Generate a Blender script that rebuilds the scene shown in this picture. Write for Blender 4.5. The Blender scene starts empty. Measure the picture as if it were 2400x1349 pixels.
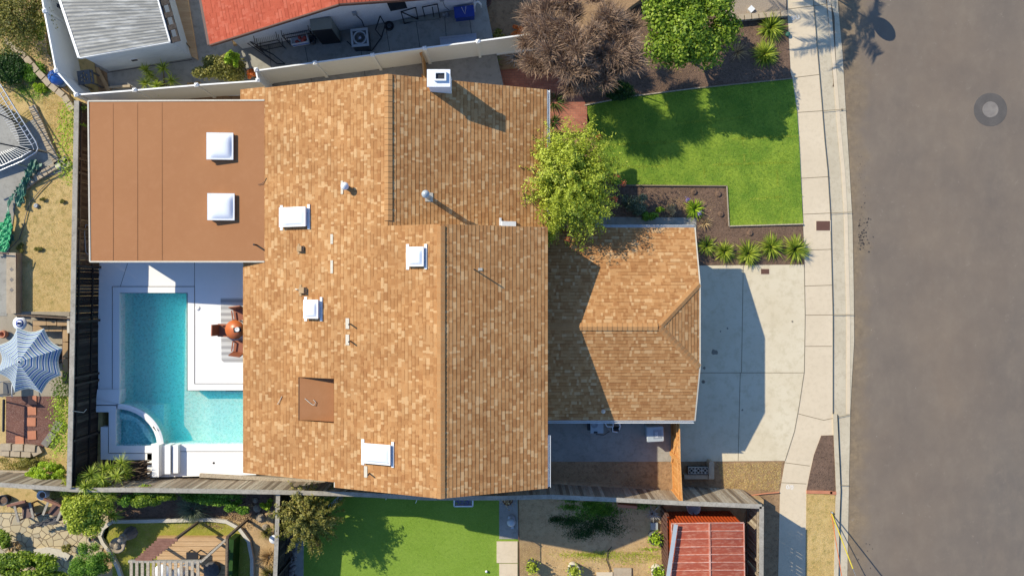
import bpy, math, random
import numpy as np
from mathutils import Vector, Matrix
random.seed(7); rng = np.random.default_rng(7)
R = math.radians
SC = bpy.context.scene; COL = SC.collection
# ---------------------------------------------------------------- camera, sky, sun, exposure
HC = 31.5; FP = 1638.0
cam_d = bpy.data.cameras.new('camera'); cam_d.sensor_width = 36; cam_d.lens = FP/2400*36
cam_d.clip_start = 0.5; cam_d.clip_end = 1500
cam = bpy.data.objects.new('camera', cam_d); COL.objects.link(cam); cam.location = (0, 0, HC); SC.camera = cam
SUN_EL = R(36.1); SAZ = (0.843, -0.538)
sd = bpy.data.lights.new('sun', 'SUN'); sd.energy = 4.25; sd.angle = R(0.5); sd.color = (1.0, 0.92, 0.745)
sun = bpy.data.objects.new('sun', sd); COL.objects.link(sun)
sdir = Vector((SAZ[0]*math.cos(SUN_EL), SAZ[1]*math.cos(SUN_EL), -math.sin(SUN_EL)))
sun.rotation_euler = sdir.to_track_quat('-Z', 'Y').to_euler(); sun.location = (-20, 13, 30)
wd = bpy.data.worlds.new('World'); SC.world = wd; wd.use_nodes = True
wn = wd.node_tree.nodes; wl = wd.node_tree.links
sky = wn.new('ShaderNodeTexSky'); sky.sky_type = 'NISHITA'; sky.sun_disc = False
sky.sun_elevation = SUN_EL; sky.sun_rotation = math.atan2(-SAZ[0], -SAZ[1]); sky.air_density = 1.0; sky.dust_density = 0.4; sky.ozone_density = 8.0
bg = wn.get('Background') or wn.new('ShaderNodeBackground'); bg.inputs[1].default_value = 0.15
wl.new(sky.outputs[0], bg.inputs[0])
SC.view_settings.view_transform = 'Standard'; SC.view_settings.look = 'None'; SC.view_settings.exposure = 0.63; SC.view_settings.gamma = 1
SC.cycles.max_bounces = 6; SC.cycles.diffuse_bounces = 3; SC.cycles.transparent_max_bounces = 12; SC.cycles.volume_bounces = 3
SC.cycles.use_denoising = True

# ---------------------------------------------------------------- helpers
def W(px, py, z=0.0):
    s = (HC-z)/FP
    return Vector(((px-1200)*s, -(py-674.5)*s, z))
def lin(c):
    c = c/255.0
    return c/12.92 if c <= 0.04045 else ((c+0.055)/1.055)**2.4
def A(r, g, b, k=1.38):
    return (min(lin(r)/k, .85), min(lin(g)/k, .85), min(lin(b)/k, .85), 1)

def newmat(name):
    m = bpy.data.materials.new(name); m.use_nodes = True
    nt = m.node_tree; nt.nodes.clear()
    out = nt.nodes.new('ShaderNodeOutputMaterial'); b = nt.nodes.new('ShaderNodeBsdfPrincipled')
    nt.links.new(b.outputs[0], out.inputs[0])
    return m, nt, b, out
def ramp(nt, cols, const=False):
    r = nt.nodes.new('ShaderNodeValToRGB'); cr = r.color_ramp
    if const: cr.interpolation = 'CONSTANT'
    while len(cr.elements) < len(cols): cr.elements.new(0.5)
    for e, (p, c) in zip(cr.elements, cols): e.position = p; e.color = c
    return r
def noise(nt, vec, scale, detail=4, rough=.6, dist=0):
    n = nt.nodes.new('ShaderNodeTexNoise'); n.inputs['Scale'].default_value = scale
    n.inputs['Detail'].default_value = detail; n.inputs['Roughness'].default_value = rough
    n.inputs['Distortion'].default_value = dist
    if vec is not None: nt.links.new(vec, n.inputs['Vector'])
    return n
def mixc(nt, a, b, fac, mode='MIX'):
    m = nt.nodes.new('ShaderNodeMix'); m.data_type = 'RGBA'; m.blend_type = mode
    for sock, v in ((m.inputs[6], a), (m.inputs[7], b), (m.inputs[0], fac)):
        if isinstance(v, (int, float)): sock.default_value = v
        elif isinstance(v, tuple): sock.default_value = v
        else: nt.links.new(v, sock)
    return m.outputs[2]
def fmath(nt, op, a, b=0.0, c=None):
    m = nt.nodes.new('ShaderNodeMath'); m.operation = op
    for i, v in enumerate((a, b, c)):
        if v is None: continue
        if isinstance(v, (int, float)): m.inputs[i].default_value = v
        else: nt.links.new(v, m.inputs[i])
    return m.outputs[0]
def bumpn(nt, b, h, strength, dist=0.02):
    bp = nt.nodes.new('ShaderNodeBump'); bp.inputs['Strength'].default_value = strength; bp.inputs['Distance'].default_value = dist
    nt.links.new(h, bp.inputs['Height']); nt.links.new(bp.outputs[0], b.inputs['Normal'])
def surf(name, c1, c2, s1=1.2, c3=None, s2=14, f2=.5, rough=.85, bump=.3, bs=40, bd=.02, metal=0, spots=None, stretch=None):
    """two colours blended by a broad noise, a third speckled in by a fine one"""
    m, nt, b, out = newmat(name)
    g = nt.nodes.new('ShaderNodeNewGeometry'); v = g.outputs['Position']
    if stretch:
        mp = nt.nodes.new('ShaderNodeMapping'); mp.inputs['Scale'].default_value = stretch; nt.links.new(v, mp.inputs[0]); v = mp.outputs[0]
    n1 = noise(nt, v, s1, 5, .6); r1 = ramp(nt, [(.35, (0,0,0,1)), (.65, (1,1,1,1))]); nt.links.new(n1.outputs[0], r1.inputs[0])
    col = mixc(nt, c1, c2, r1.outputs[0])
    n2 = noise(nt, v, s2, 6, .7)
    if c3 is None: c3 = tuple(x*.72 for x in c1[:3])+(1,)
    r2 = ramp(nt, [(.48, (0,0,0,1)), (.68, (f2,)*3+(1,))]); nt.links.new(n2.outputs[0], r2.inputs[0])
    col = mixc(nt, col, c3, r2.outputs[0])
    if spots:
        sc_, sz, colr = spots
        vo = nt.nodes.new('ShaderNodeTexVoronoi'); vo.inputs['Scale'].default_value = sc_; nt.links.new(v, vo.inputs['Vector'])
        rs = ramp(nt, [(sz*.6, (1,1,1,1)), (sz, (0,0,0,1))]); nt.links.new(vo.outputs[0], rs.inputs[0])
        nn = noise(nt, v, sc_*.3, 2); rr = ramp(nt, [(.5, (0,0,0,1)), (.6, (1,1,1,1))]); nt.links.new(nn.outputs[0], rr.inputs[0])
        col = mixc(nt, col, colr, fmath(nt, 'MULTIPLY', rs.outputs[0], rr.outputs[0]))
    nt.links.new(col, b.inputs['Base Color']); b.inputs['Roughness'].default_value = rough; b.inputs['Metallic'].default_value = metal
    if 'Specular IOR Level' in b.inputs and rough > .7: b.inputs['Specular IOR Level'].default_value = .25
    if bump:
        n3 = noise(nt, v, bs, 6, .75); bumpn(nt, b, n3.outputs[0], bump, bd)
    return m
def paint(name, c, rough=.5, metal=0, var=.12):
    m, nt, b, out = newmat(name)
    g = nt.nodes.new('ShaderNodeNewGeometry')
    n1 = noise(nt, g.outputs['Position'], 7, 5, .7)
    col = mixc(nt, c, tuple(x*(1-2.2*var) for x in c[:3])+(1,), n1.outputs[0])
    nt.links.new(col, b.inputs['Base Color']); b.inputs['Roughness'].default_value = rough; b.inputs['Metallic'].default_value = metal
    return m
def leafmat(name, cols, trans=.42, rough=.5, gain=1.5):
    """leaves: every island its own tone, light shines through them a little"""
    m, nt, b, out = newmat(name)
    g = nt.nodes.new('ShaderNodeNewGeometry')
    n = len(cols); cols = [tuple(min(.8, x*gain) for x in c[:3])+(1,) for c in cols]; rp = ramp(nt, [(i/(n-1) if n > 1 else 0, c) for i, c in enumerate(cols)])
    nz = noise(nt, g.outputs['Position'], 1.6, 3)
    f = fmath(nt, 'ADD', fmath(nt, 'MULTIPLY', g.outputs['Random Per Island'], .62), fmath(nt, 'MULTIPLY', fmath(nt, 'SUBTRACT', nz.outputs[0], .3), .9))
    nt.links.new(f, rp.inputs[0]); nt.links.new(rp.outputs[0], b.inputs['Base Color']); b.inputs['Roughness'].default_value = rough
    b.inputs['Specular IOR Level'].default_value = .3
    t = nt.nodes.new('ShaderNodeBsdfTranslucent'); nt.links.new(rp.outputs[0], t.inputs[0])
    ms = nt.nodes.new('ShaderNodeMixShader'); ms.inputs[0].default_value = trans
    nt.links.new(b.outputs[0], ms.inputs[1]); nt.links.new(t.outputs[0], ms.inputs[2]); nt.links.new(ms.outputs[0], out.inputs[0])
    return m

def wloc(o):
    v = Vector((0, 0, 0))
    while o is not None: v += o.location; o = o.parent
    return v
def tag(o, label=None, cat=None, group=None, kind=None):
    if label: o['label'] = label
    if cat: o['category'] = cat
    if group: o['group'] = group
    if kind: o['kind'] = kind
    return o
def thing(name, loc, label, cat, group=None):
    o = bpy.data.objects.new(name, None); COL.objects.link(o); o.location = loc; o.empty_display_size = .2
    return tag(o, label, cat, group)
class MB:
    def __init__(s): s.v = []; s.f = []; s.m = []; s.uv = []; s.X = None; s.mi = 0; s.sm = []
    def xf(s, M): s.X = M; return s
    def mat(s, i): s.mi = i; return s
    def face(s, pts, uv=None, smooth=False):
        n = len(s.v)
        for p in pts:
            p = Vector(p); s.v.append(tuple(s.X @ p if s.X else p))
        s.f.append(tuple(range(n, n+len(pts)))); s.m.append(s.mi); s.sm.append(smooth)
        s.uv.append(uv)
        return s
    def grid(s, rows, close=False, smooth=True):
        """rows: list of equally long point rings/lines"""
        n = len(s.v); k = len(rows[0])
        for r in rows:
            for p in r:
                p = Vector(p); s.v.append(tuple(s.X @ p if s.X else p))
        for i in range(len(rows)-1):
            for j in range(k if close else k-1):
                j2 = (j+1) % k
                s.f.append((n+i*k+j, n+i*k+j2, n+(i+1)*k+j2, n+(i+1)*k+j)); s.m.append(s.mi); s.sm.append(smooth); s.uv.append(None)
        return s
    def cap(s, ring, flip=False):
        return s.face(list(reversed(ring)) if flip else ring)
    def box(s, c, size, rz=0, top=1.0, M=None):
        """centre of the box's BASE; top scales the upper face"""
        sx, sy, sz = size[0]/2, size[1]/2, size[2]; ca, sa = math.cos(rz), math.sin(rz)
        def P(x, y, z):
            p = Vector((c[0]+x*ca-y*sa, c[1]+x*sa+y*ca, c[2]+z)); return M @ p if M else p
        a = [P(-sx,-sy,0), P(sx,-sy,0), P(sx,sy,0), P(-sx,sy,0)]
        t = top; b = [P(-sx*t,-sy*t,sz), P(sx*t,-sy*t,sz), P(sx*t,sy*t,sz), P(-sx*t,sy*t,sz)]
        s.face(a[::-1]); s.face(b)
        for i in range(4): j = (i+1) % 4; s.face([a[i], a[j], b[j], b[i]])
        return s
    def beam(s, p, q, w, h, up=(0, 0, 1)):
        p = Vector(p); q = Vector(q); d = (q-p)
        if d.length < 1e-6: return s
        d.normalize(); u = Vector(up)
        if abs(d.dot(u)) > .97: u = Vector((0, 1, 0))
        r = d.cross(u).normalized(); t = r.cross(d).normalized()
        o = [(-w/2,-h/2), (w/2,-h/2), (w/2,h/2), (-w/2,h/2)]
        a = [p+r*x+t*y for x, y in o]; b = [q+r*x+t*y for x, y in o]
        s.face(a); s.face(b[::-1])
        for i in range(4): j = (i+1) % 4; s.face([a[j], a[i], b[i], b[j]])
        return s
    def tube(s, pts, r, n=8, caps=True):
        pts = [Vector(p) for p in pts]; k = len(pts); rs = r if isinstance(r, (list, tuple)) else [r]*k
        rows = []; prev = None
        for i, p in enumerate(pts):
            d = (pts[min(i+1, k-1)]-pts[max(i-1, 0)]).normalized()
            u = Vector((0, 0, 1)) if abs(d.z) < .9 else Vector((1, 0, 0))
            if prev is not None: u = prev
            a = d.cross(u)
            if a.length < 1e-4: a = d.cross(Vector((0, 1, 0)))
            a.normalize(); b = a.cross(d).normalized(); prev = b
            rows.append([p+(a*math.cos(2*math.pi*j/n)+b*math.sin(2*math.pi*j/n))*rs[i] for j in range(n)])
        s.grid(rows, close=True)
        if caps: s.cap(rows[0]); s.cap(rows[-1], True)
        return s
    def lathe(s, c, prof, n=24, smooth=True):
        rows = [[Vector((c[0]+r*math.cos(2*math.pi*j/n), c[1]+r*math.sin(2*math.pi*j/n), c[2]+z)) for j in range(n)] for r, z in prof]
        s.grid(rows, close=True, smooth=smooth)
        if prof[-1][0] > 1e-4: s.cap(rows[-1])
        return s
    def prism(s, poly, z0, z1):
        """poly: list of (x, y) or (x, y, ztop); CCW or CW"""
        ar = sum(poly[i][0]*poly[(i+1) % len(poly)][1]-poly[(i+1) % len(poly)][0]*poly[i][1] for i in range(len(poly)))
        if ar < 0: poly = poly[::-1]
        t = [Vector((p[0], p[1], p[2] if len(p) > 2 else z1)) for p in poly]; b = [Vector((p[0], p[1], z0)) for p in poly]
        s.face(t); s.face(b[::-1])
        for i in range(len(poly)): j = (i+1) % len(poly); s.face([b[i], b[j], t[j], t[i]])
        return s
    def pprism(s, pp, z, th=.3):
        return s.prism([tuple(W(x, y, z))[:2] for x, y in pp], z-th, z)
    def build(s, name, mats, parent=None, loc=None):
        me = bpy.data.meshes.new(name)
        v = np.array(s.v, dtype=float)
        if parent is not None: off = wloc(parent)
        elif loc is not None: off = Vector(loc)
        else: off = Vector(((v[:, 0].min()+v[:, 0].max())/2, (v[:, 1].min()+v[:, 1].max())/2, v[:, 2].min()))
        v = v-np.array(off)
        me.from_pydata([tuple(p) for p in v], [], s.f); me.update()
        if not isinstance(mats, (list, tuple)): mats = [mats]
        for m in mats: me.materials.append(m)
        me.polygons.foreach_set('material_index', s.m); me.polygons.foreach_set('use_smooth', s.sm)
        if any(u is not None for u in s.uv):
            uvl = me.uv_layers.new(name='UVMap'); k = 0
            for f, u in zip(s.f, s.uv):
                for i in range(len(f)):
                    uvl.data[k].uv = u[i] if u is not None else (0, 0); k += 1
        o = bpy.data.objects.new(name, me); COL.objects.link(o)
        if parent is not None: o.parent = parent
        else: o.location = off
        return o
def copy_tree(o, parent=None):
    c = o.copy(); COL.objects.link(c)
    if parent is not None: c.parent = parent
    for ch in list(o.children): copy_tree(ch, c)
    return c
def npmesh(name, verts, nper, mats, parent=None, loc=None, midx=None):
    """verts (n*nper,3): n separate polygons"""
    me = bpy.data.meshes.new(name); N = len(verts)//nper
    off = wloc(parent) if parent is not None else Vector(loc if loc is not None else verts.mean(0))
    verts = (verts-np.array(off)).astype(np.float32)
    me.vertices.add(len(verts)); me.vertices.foreach_set('co', verts.ravel())
    me.loops.add(N*nper); me.loops.foreach_set('vertex_index', np.arange(N*nper, dtype=np.int32))
    me.polygons.add(N); me.polygons.foreach_set('loop_start', np.arange(0, N*nper, nper, dtype=np.int32))
    me.polygons.foreach_set('loop_total', np.full(N, nper, dtype=np.int32))
    for m in (mats if isinstance(mats, (list, tuple)) else [mats]): me.materials.append(m)
    if midx is not None: me.polygons.foreach_set('material_index', midx.astype(np.int32))
    me.update(calc_edges=True); me.validate()
    o = bpy.data.objects.new(name, me); COL.objects.link(o)
    if parent is not None: o.parent = parent
    else: o.location = off
    return o
def unit(a): return a/np.maximum(np.linalg.norm(a, axis=1, keepdims=True), 1e-9)
def leaves(cen, nrm, size, aspect=.55, jitter=.7):
    """rhombus leaves at cen with rough normals nrm"""
    n = len(cen); nr = unit(nrm+rng.normal(0, jitter, (n, 3)))
    t = unit(np.cross(nr, rng.normal(0, 1, (n, 3)))); b = np.cross(nr, t)
    s = (size*rng.uniform(.6, 1.3, n))[:, None]
    v = np.stack([cen-t*s, cen+b*s*aspect+nr*s*.15, cen+t*s, cen-b*s*aspect+nr*s*.15], 1)
    return v.reshape(-1, 3)
def lobes(c, r, k, fill=.8, lr=(.28, .5), up=-.25):
    c = np.array(c, float); r = np.array(r, float); d = unit(rng.normal(0, 1, (k*3, 3))); d = d[d[:, 2] > up][:k]
    q = rng.uniform(.25, fill, (len(d), 1))**.6
    return c+d*q*r*.78, rng.uniform(lr[0], lr[1], len(d))[:, None]*r
def crown_pts(c, r, n, k=26, lr=(.26, .46), fill=1.0):
    L, Rr = lobes(c, r, k, fill, lr); m = len(L)
    i = rng.integers(0, m, n); d = unit(rng.normal(0, 1, (n, 3))); d[:, 2] = np.where(d[:, 2] < -.3, -d[:, 2], d[:, 2])
    q = rng.uniform(.45, 1.08, (n, 1))
    return L[i]+d*Rr[i]*q, d, L
def strands(root, dirv, length, width, droop=.3, seg=3, bend=.15):
    """tapering arched strips: returns quads"""
    n = len(root); dirv = unit(dirv); side = unit(np.cross(dirv, rng.normal(0, 1, (n, 3))+np.array([0, 0, .6])))
    L = (length*rng.uniform(.65, 1.15, n))[:, None]; b = rng.normal(0, bend, (n, 3)); out = []
    P = []
    for i in range(seg+1):
        t = i/seg; p = root+dirv*L*t+b*L*t*t; p[:, 2] -= droop*L[:, 0]*t*t
        w = width*(1-t)**.7*(.6+.8*min(1, t*3)) if i < seg else width*.08
        P.append((p-side*w/2, p+side*w/2))
    for i in range(seg):
        out.append(np.stack([P[i][0], P[i][1], P[i+1][1], P[i+1][0]], 1))
    return np.stack(out, 1).reshape(-1, 3)
def strips_mesh(name, root, dirv, length, width, mats, parent=None, loc=None, droop=.3, seg=3, bend=.15):
    """connected strips so each blade is one island"""
    n = len(root); dirv = unit(dirv); side = unit(np.cross(dirv, rng.normal(0, .5, (n, 3))+np.array([0, 0, 1.0])))
    L = (length*rng.uniform(.65, 1.15, n))[:, None]; b = rng.normal(0, bend, (n, 3)); V = []
    for i in range(seg+1):
        t = i/seg; p = root+dirv*L*t+b*L*t*t; p[:, 2] -= droop*L[:, 0]*t*t
        w = width*(.55+.45*math.sin(math.pi*min(1, t*1.2+.15))) if i < seg else width*.1
        V += [p-side*w/2, p+side*w/2]
    k = 2*(seg+1); verts = np.stack(V, 1).reshape(-1, 3)
    off = wloc(parent) if parent is not None else Vector(loc if loc is not None else verts.mean(0))
    verts = (verts-np.array(off)).astype(np.float32)
    base = (np.arange(n)*k)[:, None, None]; q = np.array([[2*i, 2*i+1, 2*i+3, 2*i+2] for i in range(seg)])[None]
    idx = (base+q).reshape(-1).astype(np.int32); N = n*seg
    me = bpy.data.meshes.new(name); me.vertices.add(len(verts)); me.vertices.foreach_set('co', verts.ravel())
    me.loops.add(N*4); me.loops.foreach_set('vertex_index', idx); me.polygons.add(N)
    me.polygons.foreach_set('loop_start', np.arange(0, N*4, 4, dtype=np.int32)); me.polygons.foreach_set('loop_total', np.full(N, 4, dtype=np.int32))
    for m in (mats if isinstance(mats, (list, tuple)) else [mats]): me.materials.append(m)
    me.update(calc_edges=True)
    o = bpy.data.objects.new(name, me); COL.objects.link(o)
    if parent is not None: o.parent = parent
    else: o.location = off
    return o
def inpoly(P, poly):
    x, y = P[:, 0], P[:, 1]; ins = np.zeros(len(P), bool); n = len(poly)
    for i in range(n):
        x1, y1 = poly[i][:2]; x2, y2 = poly[(i+1) % n][:2]
        c = ((y1 > y) != (y2 > y)) & (x < (x2-x1)*(y-y1)/((y2-y1) if y2 != y1 else 1e-9)+x1); ins ^= c
    return ins
def sample(poly, n):
    a = np.array([p[:2] for p in poly]); lo, hi = a.min(0), a.max(0); out = np.zeros((0, 2))
    while len(out) < n:
        p = rng.uniform(lo, hi, (n*2, 2)); out = np.vstack([out, p[inpoly(p, poly)]])
    return out[:n]
def wp(pp, z): return [tuple(W(x, y, z))[:2] for x, y in pp]

# ---------------------------------------------------------------- materials
M = {}
def boards(name, tones, streak, rough=.9):
    m, nt, b, out = newmat(name); g = nt.nodes.new('ShaderNodeNewGeometry'); rp = ramp(nt, tones); nt.links.new(g.outputs['Random Per Island'], rp.inputs[0])
    mp = nt.nodes.new('ShaderNodeMapping'); mp.inputs['Scale'].default_value = (6, 6, .8); nt.links.new(g.outputs['Position'], mp.inputs[0]); nz = noise(nt, mp.outputs[0], 3, 5, .7); r2 = ramp(nt, [(.4,(0,0,0,1)),(.7,(.8,.8,.8,1))]); nt.links.new(nz.outputs[0], r2.inputs[0])
    nt.links.new(mixc(nt, rp.outputs[0], streak, r2.outputs[0]), b.inputs['Base Color']); b.inputs['Roughness'].default_value = rough; b.inputs['Specular IOR Level'].default_value = .2; bumpn(nt, b, nz.outputs[0], .4, .01); return m
def shingle(name, tones, course=.143, dark=.8):
    m, nt, b, out = newmat(name)
    tc = nt.nodes.new('ShaderNodeTexCoord'); sp = nt.nodes.new('ShaderNodeSeparateXYZ'); nt.links.new(tc.outputs['UV'], sp.inputs[0])
    def layer(cw, tw, seed):
        cr = fmath(nt, 'FLOOR', fmath(nt, 'DIVIDE', sp.outputs[1], cw))
        w1 = nt.nodes.new('ShaderNodeTexWhiteNoise'); w1.noise_dimensions = '1D'; nt.links.new(fmath(nt, 'ADD', cr, seed), w1.inputs['W'])
        u = fmath(nt, 'ADD', fmath(nt, 'DIVIDE', sp.outputs[0], tw), fmath(nt, 'MULTIPLY', w1.outputs[0], 37.3))
        # uneven tab widths: warp u a little
        u = fmath(nt, 'ADD', u, fmath(nt, 'MULTIPLY', fmath(nt, 'SINE', fmath(nt, 'MULTIPLY', u, 2.1)), .38))
        fl = fmath(nt, 'FLOOR', u); w2 = nt.nodes.new('ShaderNodeTexWhiteNoise'); w2.noise_dimensions = '2D'
        cb = nt.nodes.new('ShaderNodeCombineXYZ'); nt.links.new(fl, cb.inputs[0]); nt.links.new(fmath(nt, 'ADD', cr, seed*3.7), cb.inputs[1]); nt.links.new(cb.outputs[0], w2.inputs['Vector'])
        return w2.outputs[0]
    a = layer(course, .135, 1.0)
    rp = ramp(nt, tones, const=True); nt.links.new(a, rp.inputs[0]); col = rp.outputs[0]
    g = nt.nodes.new('ShaderNodeNewGeometry'); n1 = noise(nt, g.outputs['Position'], .55, 4, .65)
    r1 = ramp(nt, [(.3, (.88, .87, .87, 1)), (.7, (1.08, 1.07, 1.05, 1))]); nt.links.new(n1.outputs[0], r1.inputs[0]); col = mixc(nt, col, r1.outputs[0], 1.0, 'MULTIPLY')
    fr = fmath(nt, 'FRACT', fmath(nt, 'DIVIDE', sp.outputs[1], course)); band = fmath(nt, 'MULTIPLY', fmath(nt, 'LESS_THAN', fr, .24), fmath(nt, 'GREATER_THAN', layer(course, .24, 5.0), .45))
    col = mixc(nt, col, (.62,.58,.55,1), fmath(nt, 'MULTIPLY', band, .85), 'MULTIPLY')  # butt shadow painted on random tabs, as a printed shadow-line band
    n2 = noise(nt, g.outputs['Position'], 60, 3, .7); r2 = ramp(nt, [(.35, (.82, .82, .82, 1)), (.65, (1.12, 1.12, 1.12, 1))]); nt.links.new(n2.outputs[0], r2.inputs[0]); col = mixc(nt, col, r2.outputs[0], 1.0, 'MULTIPLY')
    nt.links.new(col, b.inputs['Base Color']); b.inputs['Roughness'].default_value = .95; b.inputs['Specular IOR Level'].default_value = .15
    h = fmath(nt, 'ADD', fmath(nt, 'MULTIPLY', a, .6), fmath(nt, 'MULTIPLY', n2.outputs[0], .5)); bumpn(nt, b, h, .5, .008)
    return m
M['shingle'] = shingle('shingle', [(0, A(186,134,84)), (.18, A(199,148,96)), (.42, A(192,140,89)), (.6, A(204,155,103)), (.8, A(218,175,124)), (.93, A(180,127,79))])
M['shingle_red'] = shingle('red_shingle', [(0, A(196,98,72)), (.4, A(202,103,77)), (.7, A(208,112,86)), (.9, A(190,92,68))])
M['ridgecap'] = surf('ridge_cap', A(190,138,86), A(202,152,98), 2, s2=30)
M['flatroof'] = surf('rolled_roofing', A(172,118,76), A(177,123,80), .3, c3=A(184,130,88), s2=3, f2=.4, bs=120, bump=.2)
M['white'] = paint('white_paint', (.78,.78,.76,1), .5)
M['vinyl'] = paint('white_vinyl', (.80,.79,.74,1), .35, var=.05)
M['cream'] = surf('cream_stucco', A(215,205,185), A(225,215,195), 2)
M['whitewall'] = surf('white_stucco', (.72,.73,.74,1), (.66,.67,.68,1), 1.5, bs=60)
M['dome'] = paint('acrylic_dome', (.80,.81,.82,1), .18, var=.02)
M['metal'] = paint('galvanised_metal', (.45,.47,.5,1), .35, .8)
M['grey'] = paint('grey_plastic', (.28,.3,.32,1), .5)
M['dgrey'] = paint('dark_grey_plastic', (.08,.085,.09,1), .6)
M['black'] = paint('black_iron', (.012,.012,.015,1), .55)
M['rubber'] = paint('black_rubber', (.02,.02,.022,1), .8)
M['darkwood'] = boards('weathered_brown_boards', [(0,A(84,66,52)),(.5,A(112,92,74)),(1,A(140,120,98))], A(70,54,44))
M['blackwood'] = boards('black_stained_boards', [(0,A(40,36,34)),(.7,A(60,54,50)),(1,A(92,84,76))], A(34,30,28))
M['greywood'] = boards('weathered_grey_wood', [(0,A(120,104,86)),(.35,A(172,154,130)),(.7,A(192,176,152)),(1,A(208,194,170))], A(136,118,98))
M['rail'] = surf('grey_fence_rail', A(188,180,164), A(166,158,144), 2.5, c3=A(120,112,100), s2=12, f2=.6)
M['newwood'] = boards('new_cedar_boards', [(0,A(206,142,76)),(.5,A(228,168,100)),(1,A(238,184,120))], A(192,126,68))
M['deckwood'] = surf('deck_boards', A(222,186,142), A(206,166,120), 2, c3=A(180,138,96), s2=12, stretch=(.2,2,1))
M['asphalt'] = surf('asphalt', A(134,119,103), A(123,113,102), .12, c3=A(140,127,111), s2=2.2, f2=.45, bs=160, bump=.35, bd=.01, spots=(2.2,.03,A(188,178,164)), stretch=(1,.5,1))
def asphalt2():
    m = M['asphalt']; nt = m.node_tree; b = [n for n in nt.nodes if n.type == 'BSDF_PRINCIPLED'][0]; src = b.inputs['Base Color'].links[0].from_socket
    g = nt.nodes.new('ShaderNodeNewGeometry'); sp = nt.nodes.new('ShaderNodeSeparateXYZ'); nt.links.new(g.outputs['Position'], sp.inputs[0])
    n1 = noise(nt, g.outputs['Position'], .8, 5, .65); d = fmath(nt, 'SUBTRACT', fmath(nt, 'ADD', sp.outputs[0], fmath(nt, 'MULTIPLY', n1.outputs[0], -1.9)), 14.35)
    r = ramp(nt, [(0,(1,1,1,1)),(.9,(0,0,0,1))]); nt.links.new(d, r.inputs[0]); n2 = noise(nt, g.outputs['Position'], 5, 5, .75); r2 = ramp(nt, [(.4,(0,0,0,1)),(.62,(1,1,1,1))]); nt.links.new(n2.outputs[0], r2.inputs[0])
    c = mixc(nt, src, A(158,136,104), fmath(nt, 'MULTIPLY', r.outputs[0], .7)); c = mixc(nt, c, A(96,86,76), fmath(nt, 'MULTIPLY', fmath(nt, 'MULTIPLY', r.outputs[0], r2.outputs[0]), .5))
    n3 = noise(nt, g.outputs['Position'], .35, 6, .7); r3 = ramp(nt, [(.3,(.86,.86,.88,1)),(.7,(1.1,1.09,1.06,1))]); nt.links.new(n3.outputs[0], r3.inputs[0]); c = mixc(nt, c, r3.outputs[0], 1.0, 'MULTIPLY')
    n4 = noise(nt, g.outputs['Position'], 3.2, 5, .8); r4 = ramp(nt, [(.62,(0,0,0,1)),(.72,(.5,.5,.5,1))]); nt.links.new(n4.outputs[0], r4.inputs[0]); c = mixc(nt, c, A(162,148,132), r4.outputs[0])
    nt.links.new(c, b.inputs['Base Color'])
asphalt2()
M['concrete'] = surf('sidewalk_concrete', A(232,213,182), A(224,205,174), .5, c3=A(204,186,158), s2=5, f2=.4, bs=120, bump=.15)
M['gutter'] = surf('gutter_concrete', A(216,202,174), A(204,190,162), .6, c3=A(176,160,134), s2=6, f2=.5, bs=120, bump=.2)
M['drive'] = surf('driveway_concrete', A(224,208,176), A(232,218,188), .4, c3=A(198,182,148), s2=2.5, f2=.55, bs=120, bump=.15, spots=(.5,.05,A(120,112,100)))
M['conc2'] = surf('old_grey_concrete', A(176,172,160), A(160,156,146), .7, c3=A(132,128,118), s2=4, f2=.6, bump=.2)
M['joint'] = paint('joint_dirt', A(140,124,96), .9)
M['djoint'] = paint('dark_joint', A(92,84,74), .9)
M['deck'] = surf('white_pool_deck', (.80,.775,.73,1), (.78,.755,.71,1), .6, c3=(.74,.72,.68,1), s2=5, f2=.3, bump=.08, bs=150)
M['dirt'] = surf('tan_dirt', A(212,180,132), A(196,162,116), .9, c3=A(156,126,88), s2=5, f2=.6, bump=.6, bs=14, bd=.05)
M['dirt2'] = surf('brown_dirt', A(182,148,110), A(160,128,94), .9, c3=A(120,94,68), s2=5, f2=.8, bump=.7, bs=12, bd=.05)
M['drygrass'] = surf('dry_lawn', A(220,190,130), A(206,174,112), .9, c3=A(158,142,76), s2=4, f2=.85, bump=.7, bs=22, bd=.05)
M['mulch'] = surf('dark_mulch', A(142,114,94), A(122,98,80), 1.2, c3=A(84,66,54), s2=9, f2=.85, bump=1.0, bs=18, bd=.06)
M['redmulch'] = surf('red_bark', A(134,92,78), A(110,74,64), 1.5, c3=A(172,140,124), s2=24, f2=.7, bump=.8, bs=30, bd=.04)
M['gravel'] = surf('fine_gravel', A(190,172,150), A(168,152,134), 20, c3=A(120,104,90), s2=50, f2=.8, bump=.8, bs=60)
M['turf'] = surf('fresh_sod', A(160,184,60), A(112,148,42), .9, c3=A(84,120,34), s2=9, f2=.8, bump=.8, bs=40, bd=.04)
M['turf2'] = surf('artificial_turf', A(146,174,66), A(136,166,56), .8, c3=A(112,142,48), s2=12, f2=.5, bump=.7, bs=50, bd=.03)
M['turf3'] = surf('mossy_lawn', A(176,168,72), A(152,154,56), 1.2, c3=A(196,170,100), s2=4, f2=.7, bump=.8, bs=30, bd=.04)
M['blockstone'] = surf('retaining_block', A(200,182,154), A(184,166,140), 4, c3=A(150,134,112), s2=30, f2=.5)
M['greyblock'] = surf('grey_block', A(150,142,132), A(134,126,118), 4, s2=30)
M['rock'] = surf('garden_rock', A(186,170,146), A(150,136,118), 4, s2=20, bump=.6, bs=12)
M['darkrock'] = surf('dark_cobble', A(120,112,108), A(150,140,130), 4, s2=20)
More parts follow.
